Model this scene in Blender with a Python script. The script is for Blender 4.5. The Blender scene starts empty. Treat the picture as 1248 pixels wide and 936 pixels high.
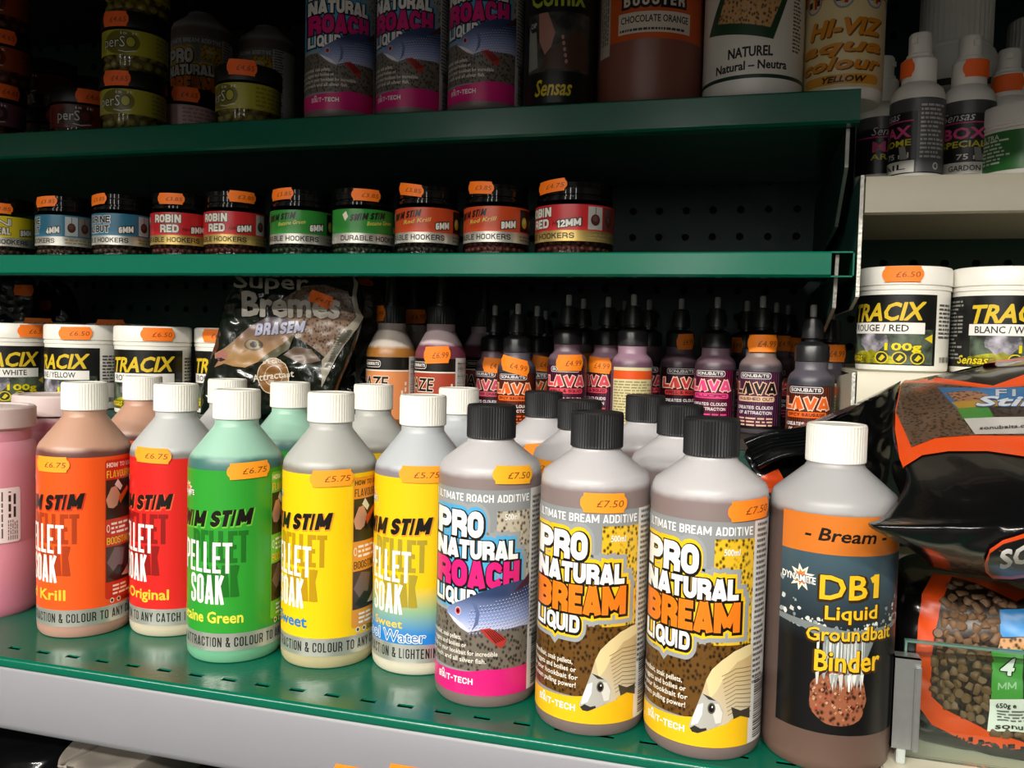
import bpy, bmesh, math, random
import numpy as np
from mathutils import Vector, Matrix, noise
random.seed(7)
S = bpy.context.scene
COL = S.collection
R_ = math.radians

# ------------------------------------------------------------------ camera
F = 1043.2
YAW, PIT, ROL = R_(15.629), R_(2.909), R_(1.391)
EYE = np.array([0, 0, .2306])
_fw = np.array([-math.sin(YAW)*math.cos(PIT), math.cos(YAW)*math.cos(PIT), -math.sin(PIT)])
_r = np.array([math.cos(YAW), math.sin(YAW), 0.0])
_u = np.cross(_r, _fw)
CR = _r*math.cos(ROL)+_u*math.sin(ROL)
CU = -_r*math.sin(ROL)+_u*math.cos(ROL)
cam = bpy.data.cameras.new('camera')
cam.sensor_width = 36; cam.lens = F/1248*36; cam.clip_start = .01
cam_o = bpy.data.objects.new('camera', cam); COL.objects.link(cam_o)
cam_o.matrix_world = Matrix(((CR[0], CU[0], -_fw[0], EYE[0]), (CR[1], CU[1], -_fw[1], EYE[1]),
                             (CR[2], CU[2], -_fw[2], EYE[2]), (0, 0, 0, 1)))
S.camera = cam_o

# ------------------------------------------------------------------ world, lamps, exposure
S.view_settings.view_transform = 'Standard'
S.view_settings.look = 'None'
S.view_settings.gamma = 1
S.view_settings.use_curve_mapping = False
S.view_settings.exposure = 0.0
w = bpy.data.worlds.new('world'); S.world = w; w.use_nodes = True
w.node_tree.nodes['Background'].inputs[0].default_value = (.9, .85, .75, 1)
w.node_tree.nodes['Background'].inputs[1].default_value = .01
LAMP_POWER = 82
LAMP_COL = (1, .955, .87)
LAMPS = [(-2.3, -1.95), (-.8, -1.95), (.7, -1.95), (-1.6, -2.7), (0, -2.7)]
CEIL = 1.75

def ray(px, py): return _fw+CR*(px-624)/F-CU*(py-468)/F
def atY(px, py, Y):
    d = ray(px, py); return EYE+d*(Y/d[1])
def uvpx(px, py, X, Y, R):
    """photo pixel -> (degrees, mm) on an upright cylinder"""
    d = ray(px, py); a = d[0]**2+d[1]**2; b = -2*(d[0]*X+d[1]*Y); c = X*X+Y*Y-R*R; q = max(0, b*b-4*a*c)
    t = (-b-q**.5)/2/a; P = EYE+d*t; n = np.array([-X, -Y])/math.hypot(X, Y); v = (P[:2]-[X, Y])/R
    rt = np.array([-n[1], n[0]])
    return (math.degrees(math.atan2(v@rt, v@n)), P[2]*1000)
def lin(c): return c/12.92 if c <= .04045 else ((c+.055)/1.055)**2.4
def hx(s):
    s = s.lstrip('#'); return tuple(lin(int(s[i:i+2], 16)/255) for i in (0, 2, 4))

# ------------------------------------------------------------------ materials
MATS = {}
def mat(name, col=(.8, .8, .8), rough=.5, metal=0, coat=0, spec=.5, sss=0, trans=0, bump=None, nstr=0, nscale=40, emis=None):
    if name in MATS: return MATS[name]
    if isinstance(col, str): col = hx(col)
    m = bpy.data.materials.new(name); m.use_nodes = True; nt = m.node_tree
    p = nt.nodes['Principled BSDF']
    p.inputs['Base Color'].default_value = (*col, 1); p.inputs['Roughness'].default_value = rough
    p.inputs['Metallic'].default_value = metal; p.inputs['Coat Weight'].default_value = coat
    p.inputs['Specular IOR Level'].default_value = spec
    if sss:
        p.inputs['Subsurface Weight'].default_value = sss; p.inputs['Subsurface Radius'].default_value = (.006, .005, .004)
        p.inputs['Subsurface Scale'].default_value = 1
    if trans: p.inputs['Transmission Weight'].default_value = trans
    if emis: p.inputs['Emission Color'].default_value = (*col, 1); p.inputs['Emission Strength'].default_value = emis
    if nstr or bump:
        tc = nt.nodes.new('ShaderNodeTexCoord'); n = nt.nodes.new('ShaderNodeTexNoise'); n.inputs['Scale'].default_value = nscale
        n.inputs['Detail'].default_value = 5
        nt.links.new(tc.outputs['Object'], n.inputs['Vector'])
        if nstr:
            mx = nt.nodes.new('ShaderNodeMix'); mx.data_type = 'RGBA'
            mx.inputs[6].default_value = (*[c*(1-nstr) for c in col], 1); mx.inputs[7].default_value = (*[min(1, c*(1+nstr)) for c in col], 1)
            nt.links.new(n.outputs['Fac'], mx.inputs[0]); nt.links.new(mx.outputs[2], p.inputs['Base Color'])
        if bump:
            b = nt.nodes.new('ShaderNodeBump'); b.inputs['Strength'].default_value = bump; b.inputs['Distance'].default_value = .002
            nt.links.new(n.outputs['Fac'], b.inputs['Height']); nt.links.new(b.outputs['Normal'], p.inputs['Normal'])
    MATS[name] = m; return m

def attr_mat(name, rough=.35, metal=0, speck=None, coat=.0):
    """print: colour comes from the mesh's colour attribute; speck adds a printed mottled pattern"""
    if name in MATS: return MATS[name]
    m = bpy.data.materials.new(name); m.use_nodes = True; nt = m.node_tree; p = nt.nodes['Principled BSDF']
    a = nt.nodes.new('ShaderNodeAttribute'); a.attribute_name = 'Col'
    p.inputs['Roughness'].default_value = rough; p.inputs['Metallic'].default_value = metal; p.inputs['Coat Weight'].default_value = coat
    if speck:
        kind, scale, lo, hi, stretch = speck
        tc = nt.nodes.new('ShaderNodeTexCoord'); mp = nt.nodes.new('ShaderNodeMapping')
        mp.inputs['Scale'].default_value = stretch
        nt.links.new(tc.outputs['Object'], mp.inputs[0])
        if kind == 'vor':
            n = nt.nodes.new('ShaderNodeTexVoronoi'); out = 'Distance'
        elif kind == 'wave':
            n = nt.nodes.new('ShaderNodeTexWave'); n.inputs['Distortion'].default_value = 2; out = 'Fac'
        else:
            n = nt.nodes.new('ShaderNodeTexNoise'); n.inputs['Detail'].default_value = 4; out = 'Fac'
        n.inputs['Scale'].default_value = scale
        nt.links.new(mp.outputs[0], n.inputs['Vector'])
        mr = nt.nodes.new('ShaderNodeMapRange'); mr.inputs[1].default_value = lo; mr.inputs[2].default_value = hi
        mr.inputs[3].default_value = .12; mr.inputs[4].default_value = 1.15
        nt.links.new(n.outputs[out], mr.inputs[0])
        mx = nt.nodes.new('ShaderNodeMix'); mx.data_type = 'RGBA'; mx.blend_type = 'MULTIPLY'; mx.inputs[0].default_value = 1
        nt.links.new(a.outputs['Color'], mx.inputs[6]); nt.links.new(mr.outputs[0], mx.inputs[7]); nt.links.new(mx.outputs[2], p.inputs['Base Color'])
    else:
        nt.links.new(a.outputs['Color'], p.inputs['Base Color'])
    MATS[name] = m; return m
PRINT = attr_mat('printed_label', .32)
FOIL = attr_mat('foil_print', .3, .65)
SPECK = attr_mat('mottled_print', .35, speck=('vor', 420, .2, .52, (1, 1, .75)))
FLAME = attr_mat('flame_print', .35, speck=('wave', 60, .62, 1.05, (3, 3, .8)))
CLOUD = attr_mat('cloud_print', .35, speck=('noise', 70, .38, .66, (1, 1, 1)))
PAPER = attr_mat('sticker_paper', .6)
PMATS = [PRINT, FOIL, SPECK, FLAME, CLOUD, PAPER]

def liquid_mat(name, base, liq, empty, fill, rough=.38, mid=.03):
    """milky bottle wall: the liquid's colour shows up to the fill level, pale plastic above it"""
    if name in MATS: return MATS[name]
    m = bpy.data.materials.new(name); m.use_nodes = True; nt = m.node_tree; p = nt.nodes['Principled BSDF']
    tc = nt.nodes.new('ShaderNodeTexCoord'); sp = nt.nodes.new('ShaderNodeSeparateXYZ'); nt.links.new(tc.outputs['Object'], sp.inputs[0])
    n = nt.nodes.new('ShaderNodeTexNoise'); n.inputs['Scale'].default_value = 60; nt.links.new(tc.outputs['Object'], n.inputs['Vector'])
    ad = nt.nodes.new('ShaderNodeMath'); ad.operation = 'MULTIPLY_ADD'; ad.inputs[1].default_value = .004
    nt.links.new(n.outputs['Fac'], ad.inputs[0]); nt.links.new(sp.outputs[2], ad.inputs[2])
    mr = nt.nodes.new('ShaderNodeMapRange'); mr.inputs[1].default_value = 0; mr.inputs[2].default_value = .2
    nt.links.new(ad.outputs[0], mr.inputs[0])
    cr = nt.nodes.new('ShaderNodeValToRGB'); e = cr.color_ramp.elements
    e[0].position = .04; e[0].color = (*hx(base), 1); e[1].position = mid/.2+.1; e[1].color = (*hx(liq), 1)
    a = e.new(fill/.2+.004); a.color = (*hx(liq), 1); b = e.new(fill/.2+.022); b.color = (*hx(empty), 1)
    nt.links.new(mr.outputs[0], cr.inputs[0]); nt.links.new(cr.outputs[0], p.inputs['Base Color'])
    p.inputs['Roughness'].default_value = rough
    p.inputs['Subsurface Weight'].default_value = .25; p.inputs['Subsurface Radius'].default_value = (.008, .007, .006); p.inputs['Subsurface Scale'].default_value = 1
    MATS[name] = m; return m

def clear_mat(name, tint=(.9, .9, .9), gl=.12, rough=.08):
    if name in MATS: return MATS[name]
    m = bpy.data.materials.new(name); m.use_nodes = True; nt = m.node_tree; nt.nodes.clear()
    o = nt.nodes.new('ShaderNodeOutputMaterial'); t = nt.nodes.new('ShaderNodeBsdfTransparent'); g = nt.nodes.new('ShaderNodeBsdfGlossy')
    t.inputs[0].default_value = (*tint, 1); g.inputs['Roughness'].default_value = rough
    mx = nt.nodes.new('ShaderNodeMixShader'); fr = nt.nodes.new('ShaderNodeFresnel'); fr.inputs[0].default_value = 1.45
    ad = nt.nodes.new('ShaderNodeMath'); ad.operation = 'ADD'; ad.inputs[1].default_value = gl*.3
    ad.operation = 'MULTIPLY_ADD'; ad.inputs[1].default_value = .6; ad.inputs[2].default_value = gl*.1
    nt.links.new(fr.outputs[0], ad.inputs[0]); nt.links.new(ad.outputs[0], mx.inputs[0])
    nt.links.new(t.outputs[0], mx.inputs[1]); nt.links.new(g.outputs[0], mx.inputs[2]); nt.links.new(mx.outputs[0], o.inputs[0])
    MATS[name] = m; return m

M_WCAP = mat('white_cap_plastic', '#efece2', .45, sss=.1)
M_BCAP = mat('black_cap_plastic', '#1d1d1f', .42)
M_BLID = mat('glossy_black_lid', '#0c0b0b', .06)
M_WHITE = mat('white_tub_plastic', '#e9e6dd', .32)
M_GREEN = mat('green_shelf_paint', '#045f49', .2, bump=.03, nscale=300)
M_DGREEN = mat('dark_green_panel_paint', '#0c3a30', .45, bump=.12, nscale=250)
M_CREAM = mat('cream_shelf_paint', '#c9c3ae', .45, nstr=.05, nscale=30)
M_GREYP = mat('grey_fascia_paint', '#86868c', .4, nstr=.03, nscale=15)
M_STEEL = mat('worn_steel_edge', '#b9b7ae', .45, metal=.6, bump=.5, nscale=400, nstr=.3)
M_GALV = mat('galvanised_steel', '#a3a5a4', .35, metal=.75, nstr=.15, nscale=120)
M_DARK = mat('dark_backing', '#080a0a', .8)
M_BAG = mat('black_bag_film', '#0b0b0c', .22, coat=.4)
M_DROP = mat('black_dropper_plastic', '#212123', .3)
M_TIP = mat('clear_dropper_tip', '#b4b4b0', .15)

# ------------------------------------------------------------------ object helpers
def link(name, me, parent=None):
    o = bpy.data.objects.new(name, me); COL.objects.link(o); o.parent = parent; return o
def tag(o, label, cat, group=None):
    o['label'] = label; o['category'] = cat
    if group: o['group'] = group
    return o
def thing(name, label, cat, loc, rz=0, group=None):
    o = bpy.data.objects.new(name, None); o.empty_display_size = .02; COL.objects.link(o)
    o.location = loc; o.rotation_euler = (0, 0, rz); return tag(o, label, cat, group)
def struct(name, me, parent=None):
    o = link(name, me, parent)
    if parent is None: o['kind'] = 'structure'
    return o
def face_cam(x, y, deg=0): return math.atan2(-x, y)+R_(deg)

def mesh(name, v, f, mats, mi=None, smooth=30):
    me = bpy.data.meshes.new(name); me.from_pydata([tuple(p) for p in v], [], f)
    for m in (mats if isinstance(mats, list) else [mats]): me.materials.append(m)
    if mi: me.polygons.foreach_set('material_index', mi)
    if smooth:
        me.polygons.foreach_set('use_smooth', [True]*len(f)); me.set_sharp_from_angle(angle=R_(smooth))
    me.update(); return me

def lathe_vf(prof, seg=40, rib=0, ribz=None, cx=0, cy=0):
    v, f = [], []; n = len(prof)
    for (r, z) in prof:
        for k in range(seg):
            a = 2*math.pi*k/seg; rr = r
            if rib and ribz and ribz[0] <= z <= ribz[1] and k % 2: rr = r-rib
            v.append((cx+rr*math.sin(a), cy-rr*math.cos(a), z))
    for i in range(n-1):
        for k in range(seg):
            k2 = (k+1) % seg
            f.append((i*seg+k, i*seg+k2, (i+1)*seg+k2, (i+1)*seg+k))
    if prof[0][0] > 1e-6: f.append(tuple(range(seg-1, -1, -1)))
    if prof[-1][0] > 1e-6: f.append(tuple((n-1)*seg+k for k in range(seg)))
    return v, f
def lathe(name, prof, m, seg=40, smooth=35, **k):
    v, f = lathe_vf(prof, seg, **k); return mesh(name, v, f, m, smooth=smooth)

def box_vf(x0, x1, y0, y1, z0, z1):
    v = [(x, y, z) for z in (z0, z1) for y in (y0, y1) for x in (x0, x1)]
    f = [(0, 2, 3, 1), (4, 5, 7, 6), (0, 1, 5, 4), (2, 6, 7, 3), (0, 4, 6, 2), (1, 3, 7, 5)]
    return v, f
def join_vf(parts):
    V, Fc = [], []
    for v, f in parts:
        o = len(V); V += list(v); Fc += [tuple(i+o for i in q) for q in f]
    return V, Fc
def boxes(name, bl, m, bevel=0):
    v, f = join_vf([box_vf(*b) for b in bl]); me = mesh(name, v, f, m, smooth=0)
    if bevel:
        bm = bmesh.new(); bm.from_mesh(me); bmesh.ops.bevel(bm, geom=bm.edges[:], offset=bevel, segments=2, affect='EDGES', clamp_overlap=True)
        bm.to_mesh(me); bm.free(); me.polygons.foreach_set('use_smooth', [True]*len(me.polygons)); me.set_sharp_from_angle(angle=R_(40))
    return me

# ------------------------------------------------------------------ flat print: shapes and lettering laid on a surface
_tx = {}
def text_tris(s, bold=.02, shear=0):
    k = (s, bold, shear)
    if k in _tx: return _tx[k]
    cu = bpy.data.curves.new('t', 'FONT'); cu.body = s; cu.offset = bold; cu.shear = shear; cu.resolution_u = 2; cu.fill_mode = 'FRONT'; cu.dimensions = '2D'
    o = bpy.data.objects.new('t', cu); me = o.to_mesh()
    vs = [(p.co.x, p.co.y) for p in me.vertices]; me.calc_loop_triangles()
    tr = [tuple(vs[i] for i in t.vertices) for t in me.loop_triangles]
    o.to_mesh_clear(); bpy.data.objects.remove(o); bpy.data.curves.remove(cu)
    if vs: bx = (min(p[0] for p in vs), max(p[0] for p in vs))
    else: bx = (0, 1)
    _tx[k] = (tr, bx); return _tx[k]
_h = text_tris('H', 0)
CAPH = max(p[1] for t in _h[0] for p in t)

# block capitals drawn as thick strokes (heavy condensed lettering)
BW = dict(I=0, M=1.45, W=1.5, A=1.08, V=1.08, O=1, Q=1, N=1.05, L=.82, E=.84, F=.82, T=.92, X=1.05, K=1.02, J=.8); BW[' '] = .42; BW['.'] = 0; BW['-'] = .6; BW['1'] = .55; BW["'"] = 0
def block_paths(c, w, s):
    h = s/2; L, R, B, T = h, max(w-h, h), h, 1-h; r = min((R-L)/2, .24); m = .5
    def arc(cx, cy, a0, a1): return [(cx+r*math.cos(R_(a0+(a1-a0)*k/4)), cy+r*math.sin(R_(a0+(a1-a0)*k/4))) for k in range(5)]
    tr, tl, bl, br = arc(R-r, T-r, 0, 90), arc(L+r, T-r, 90, 180), arc(L+r, B+r, 180, 270), arc(R-r, B+r, 270, 360)
    def bowl(y0, y1, x0=L):
        q = min(r, (y1-y0)/2); return [(x0, y1)]+[(R-q+q*math.sin(R_(a)), y1-q+q*math.cos(R_(a))) for a in (0, 30, 60, 90)]+[(R-q+q*math.cos(R_(a)), y0+q-q*math.sin(R_(a))) for a in (0, 30, 60, 90)]+[(x0, y0)]
    vl, vr = [(L, 0), (L, 1)], [(R, 0), (R, 1)]
    ring = tr+tl+bl+br+[tr[0]]
    if c == 'I': return [[(h, 0), (h, 1)]]
    if c == 'L': return [[(L, 1), (L, B), (w, B)]]
    if c == 'E': return [[(w, T), (L, T), (L, B), (w, B)], [(L, m), (w*.9, m)]]
    if c == 'F': return [[(w, T), (L, T), (L, 0)], [(L, m), (w*.88, m)]]
    if c == 'T': return [[(0, T), (w, T)], [(w/2, T), (w/2, 0)]]
    if c == 'H': return [vl, vr, [(L, m), (R, m)]]
    if c == 'P': return [vl, bowl(.42, T)]
    if c == 'R': return [vl, bowl(.46, T), [(w*.5, .46), (R, .3), (R, 0)]]
    if c == 'B': return [vl, bowl(m, T), bowl(B, m)]
    if c == 'D': return [[(L, B), (L, T)]+tr[::-1]+br[::-1]+[(L, B)]]
    if c in 'O0': return [ring]
    if c == 'Q': return [ring, [(w*.55, .3), (w+.02, -.04)]]
    if c == 'C': return [[(R, .64)]+tr+tl+bl+br+[(R, .36)]]
    if c == 'G': return [[(R, .66)]+tr+tl+bl+br+[(R, .48), (w*.55, .48)]]
    if c == 'U': return [[(L, 1)]+bl+br+[(R, 1)]]
    if c == 'J': return [[(R, 1)]+br[::-1]+bl[::-1][:3]]
    if c == 'S': return [[(R, .68)]+tr+tl+[(L, .64), (L+r*.5, .54), (R-r*.5, .46), (R, .36)]+br[::-1]+bl[::-1]+[(L, .32)]]
    if c == 'A': return [[(h*.9, 0), (w/2-h*.15, 1)], [(w-h*.9, 0), (w/2+h*.15, 1)], [(w*.25, .22), (w*.75, .22)]]
    if c == 'V': return [[(h*.9, 1), (w/2, 0)], [(w-h*.9, 1), (w/2, 0)]]
    if c == 'M': return [vl, vr, [(L, .96), (w/2, .2)], [(R, .96), (w/2, .2)]]
    if c == 'W': return [[(h*.8, 1), (w*.27, 0)], [(w*.27, 0), (w/2, .9)], [(w/2, .9), (w*.73, 0)], [(w*.73, 0), (w-h*.8, 1)]]
    if c == 'N': return [vl, vr, [(L, .97), (R, .03)]]
    if c == 'X': return [[(h*.8, 1), (w-h*.8, 0)], [(w-h*.8, 1), (h*.8, 0)]]
    if c == 'Y': return [[(h*.8, 1), (w/2, .45), (w/2, 0)], [(w-h*.8, 1), (w/2, .45)]]
    if c == 'Z': return [[(0, T), (R, T), (L, B), (w, B)]]
    if c == 'K': return [vl, [(L, .42), (R, 1)], [(w*.45, .6), (R, 0)]]
    if c == '1': return [[(R, 0), (R, 1)], [(R, T), (0, .78)]]
    if c == '2': return [[(L, .7)]+tl[::-1]+tr[::-1]+[(R, .6), (L, B), (w, B)]]
    if c == '4': return [[(R*.85, 0), (R*.85, 1), (L, .3), (w, .3)]]
    if c == '5': return [[(R, T), (L, T), (L, .56), (R-r, .56), (R, .45)]+br[::-1]+bl[::-1]]
    if c in '6': return [tr+tl+bl+br+[(R, .5), (L, .52)]]
    if c == '8': return [bowl(m, T)+[(L, T)], bowl(B, m)+[(L, B)], vl]
    if c == '&': return [[(w, 0), (.24*w, .7), (.28*w, T), (.62*w, T), (.66*w, .72), (L, .36), (L, .14), (.35*w, B), (.62*w, B), (w, .44)]]
    if c == '-': return [[(0, m), (w, m)]]
    if c == '.': return [[(h, 0), (h, s)]]
    return []
def thick(path, s, ext):
    pts = [p for i, p in enumerate(path) if i == 0 or math.dist(p, path[i-1]) > 1e-6]
    closed = math.dist(pts[0], pts[-1]) < 1e-6
    if closed: pts = pts[:-1]
    n = len(pts)
    if n < 2: return []
    if not closed and ext:
        for a, b in ((0, 1), (-1, -2)):
            d = math.dist(pts[a], pts[b]); pts[a] = (pts[a][0]+(pts[a][0]-pts[b][0])/d*ext, pts[a][1]+(pts[a][1]-pts[b][1])/d*ext)
    off = []
    for i in range(n):
        p = pts[i]; a = pts[i-1] if (i or closed) else None; b = pts[(i+1) % n] if (i < n-1 or closed) else None
        def nr(u, v): d = math.dist(u, v); return (-(v[1]-u[1])/d, (v[0]-u[0])/d)
        ns = [nr(a, p)] if a else []
        if b: ns.append(nr(p, b))
        x, y = sum(q[0] for q in ns)/len(ns), sum(q[1] for q in ns)/len(ns); l2 = max(x*x+y*y, .3)
        off.append((x/l2*s/2, y/l2*s/2))
    out = []
    for i in range(n if closed else n-1):
        j = (i+1) % n; p, q, o1, o2 = pts[i], pts[j], off[i], off[j]
        a, b, c, d = (p[0]+o1[0], p[1]+o1[1]), (q[0]+o2[0], q[1]+o2[1]), (q[0]-o2[0], q[1]-o2[1]), (p[0]-o1[0], p[1]-o1[1])
        out += [(a, b, c), (a, c, d)]
    return out
_bk = {}
def block_tris(t, total, s, o, gap):
    k_ = (t, round(total, 3), s, o, gap)
    if k_ in _bk: return _bk[k_]
    fixed = sum(s for c in t if c in "I.'")+gap*(len(t)-1); free = sum(BW.get(c, 1) for c in t)
    k = max((total-fixed)/max(free, .1), .05); x = 0; out = []
    for c in t:
        w = s if c in "I.'" else BW.get(c, 1)*k
        for p in block_paths(c, w, min(s, w*.62)):
            out += [tuple((q[0]+x, q[1]) for q in tri) for tri in thick(p, min(s, w*.62)+2*o, o)]
        x += w+gap
    _bk[k_] = out; return out

def clip(poly, ax, val, keep_lo):
    out = []
    for i in range(len(poly)):
        a, b = poly[i], poly[(i+1) % len(poly)]
        ia = (a[ax] <= val) if keep_lo else (a[ax] >= val); ib = (b[ax] <= val) if keep_lo else (b[ax] >= val)
        if ia: out.append(a)
        if ia != ib:
            t = (val-a[ax])/(b[ax]-a[ax]); out.append((a[0]+(b[0]-a[0])*t, a[1]+(b[1]-a[1])*t))
    return out

class Print:
    def __init__(s, mapper, du, dv=None, lim=None):
        s.map = mapper; s.du = du; s.dv = dv; s.lim = lim; s.v = []; s.f = []; s.c = []; s.m = []; s.lay = 0; s.ux = 1.0
    def tris(s, tl, col, mi=0, lay=None):
        if isinstance(col, str): col = hx(col)
        if lay is None: s.lay += 1; lay = s.lay
        for ti, t in enumerate(tl):
            p0 = list(t); lt = lay+(ti % 13)*.03      # hairline steps keep overlapping strokes from sharing a plane
            if s.lim:
                p0 = clip(p0, 0, s.lim[0], False)
                if len(p0) > 2: p0 = clip(p0, 0, s.lim[1], True)
                if len(p0) > 2: p0 = clip(p0, 1, s.lim[2], False)
                if len(p0) > 2: p0 = clip(p0, 1, s.lim[3], True)
                if len(p0) < 3: continue
            pieces = [p0]
            for ax, d in ((0, s.du), (1, s.dv)):
                if not d: continue
                nx = []
                for p in pieces:
                    lo = min(q[ax] for q in p); hi = max(q[ax] for q in p)
                    for k in range(math.floor(lo/d), math.floor(hi/d)+1):
                        q = p
                        if k*d > lo: q = clip(q, ax, k*d, False)
                        if len(q) > 2 and (k+1)*d < hi: q = clip(q, ax, (k+1)*d, True)
                        if len(q) > 2: nx.append(q)
                pieces = nx
            for p in pieces:
                ar = sum(p[i][0]*p[(i+1) % len(p)][1]-p[(i+1) % len(p)][0]*p[i][1] for i in range(len(p)))
                if abs(ar) < 1e-12: continue
                if ar < 0: p = p[::-1]
                o = len(s.v)
                for q in p:
                    s.v.append((q[0], q[1], lt)); s.c.append(col(q) if callable(col) else col)
                s.f.append(tuple(range(o, o+len(p)))); s.m.append(mi)
        return s
    def poly(s, pts, col, mi=0, lay=None):
        from mathutils.geometry import tessellate_polygon
        tl = tessellate_polygon([[Vector((p[0], p[1], 0)) for p in pts]])
        return s.tris([tuple(pts[i] for i in t) for t in tl], col, mi, lay)
    def rect(s, u0, u1, v0, v1, col, mi=0, lay=None): return s.poly([(u0, v0), (u1, v0), (u1, v1), (u0, v1)], col, mi, lay)
    def rrect(s, u0, u1, v0, v1, ru, rv, col, mi=0, lay=None):
        pts = []
        for cx, cy, a0 in ((u1-ru, v0+rv, -90), (u1-ru, v1-rv, 0), (u0+ru, v1-rv, 90), (u0+ru, v0+rv, 180)):
            for k in range(5): a = R_(a0+k*22.5); pts.append((cx+ru*math.cos(a), cy+rv*math.sin(a)))
        return s.poly(pts, col, mi, lay)
    def disc(s, u, v, ru, rv, col, mi=0, n=20, lay=None):
        return s.poly([(u+ru*math.cos(2*math.pi*k/n), v+rv*math.sin(2*math.pi*k/n)) for k in range(n)], col, mi, lay)
    def text(s, t, u0, u1, v0, v1, col, bold=.02, shear=0, tilt=0, mi=0, lay=None, warp=None, fade=None):
        tr, bx = text_tris(t, min(bold, .008), shear); sx = (u1-u0)/(bx[1]-bx[0]); sy = (v1-v0)/CAPH
        rs = max(0, bold-.008)*.8*sy
        if lay is None: s.lay += 1; lay = s.lay
        def g(p):
            x = u0+(p[0]-bx[0])*sx; y = v0+p[1]*sy+tilt*(x-(u0+u1)/2)
            if fade:      # lettering drawn larger towards its left end
                s0, s1 = math.sin(R_(max(-75, u0))), math.sin(R_(u1)); tt = (p[0]-bx[0])/(bx[1]-bx[0]); x = u0+(u1-u0)*((1-fade)*tt+fade*((math.degrees(math.asin(max(-1, min(1, s0+(s1-s0)*tt))))-max(-75, u0))/(u1-max(-75, u0))))
            if warp: y += warp*((x-(u0+u1)/2)/(u1-u0)*2)**2
            return (x, y)
        base = [tuple(g(p) for p in q) for q in tr]
        sh = [(0, 0)] if rs <= 0 else [(rs*math.cos(k*math.pi/4)/s.ux, rs*math.sin(k*math.pi/4)) for k in range(8)]
        for k, (dx, dy) in enumerate(sh): s.tris([tuple((p[0]+dx, p[1]+dy) for p in q) for q in base], col, mi, lay+k*.04)
        return s
    def otext(s, t, u0, u1, v0, v1, col, oc, bold=.02, ob=.06, **k):
        s.text(t, u0, u1, v0, v1, oc, ob, **k); return s.text(t, u0, u1, v0, v1, col, bold, **k)
    def block(s, t, u0, u1, v0, v1, col, wt=.2, o=0, gap=.07, shear=0, tilt=0, fade=0, lay=None, mi=0):
        """heavy block capitals; wt stroke and o outline in units of the letter height"""
        H = v1-v0; total = (u1-u0)*s.ux/H; s0, s1 = math.sin(R_(max(-75, u0))), math.sin(R_(u1)); a0 = max(-75, u0)
        def g(p):
            tt = p[0]/total
            if fade: tt = (1-fade)*tt+fade*((math.degrees(math.asin(max(-1, min(1, s0+(s1-s0)*tt))))-a0)/(u1-a0))
            x = u0+(u1-u0)*tt+shear*(p[1]-.5)*H/s.ux; return (x, v0+p[1]*H+tilt*(x-(u0+u1)/2))
        return s.tris([tuple(g(p) for p in q) for q in block_tris(t, total, wt, o, gap)], col, mi, lay)
    def oblock(s, t, u0, u1, v0, v1, col, oc, wt=.2, o=.06, **k):
        s.block(t, u0, u1, v0, v1, oc, wt, o, **k); return s.block(t, u0, u1, v0, v1, col, wt, 0, **k)
    def fine(s, u0, u1, v0, v1, rows, col, seed=1, wl=.14, vert=False):
        rg = random.Random(seed); s.lay += 1
        if vert: u0, u1, v0, v1 = v0, v1, u0, u1
        dv = (v1-v0)/rows
        for r in range(rows):
            y = v1-dv*(r+.8); x = u0; end = u1-(u1-u0)*rg.random()*.35
            while x < end:
                wd = (u1-u0)*wl*(.35+rg.random()); e = min(x+wd, u1)
                if vert: s.rect(y, y+dv*.5, x, e, col, lay=s.lay)
                else: s.rect(x, e, y, y+dv*.5, col, lay=s.lay)
                x = e+(u1-u0)*wl*.22
        return s
    def bars(s, u0, u1, v0, v1, n, col, seed=2, horiz=True):
        rg = random.Random(seed); s.lay += 1
        for k in range(n):
            t0 = k/n; t1 = t0+(.25+.5*rg.random())/n
            if horiz: s.rect(u0, u1, v0+(v1-v0)*t0, v0+(v1-v0)*t1, col, lay=s.lay)
            else: s.rect(u0+(u1-u0)*t0, u0+(u1-u0)*t1, v0, v1, col, lay=s.lay)
        return s
    def build(s, name):
        pts, nrm = s.map(np.array(s.v, float)); s.v = pts.tolist()
        me = bpy.data.meshes.new(name); me.from_pydata(s.v, [], s.f)
        for m in PMATS: me.materials.append(m)
        me.polygons.foreach_set('material_index', s.m)
        ca = me.color_attributes.new('Col', 'FLOAT_COLOR', 'POINT')
        ca.data.foreach_set('color', [x for c in s.c for x in (*c, 1)])
        me.polygons.foreach_set('use_smooth', [True]*len(s.f)); me.update(); me.normals_split_custom_set_from_vertices(nrm.tolist()); return me

def cylmap(R, off=.0001, step=.000018):
    def g(A):
        r = R+off+A[:, 2]*step; a = np.radians(A[:, 0]); n = np.stack([np.sin(a), -np.cos(a), 0*a], -1); return np.stack([r*n[:, 0], r*n[:, 1], A[:, 1]/1000], -1), n
    return g
def cyl_print(R, **k):
    P = Print(cylmap(R, **k), 3); P.ux = R*1000*math.pi/180; return P

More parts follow.
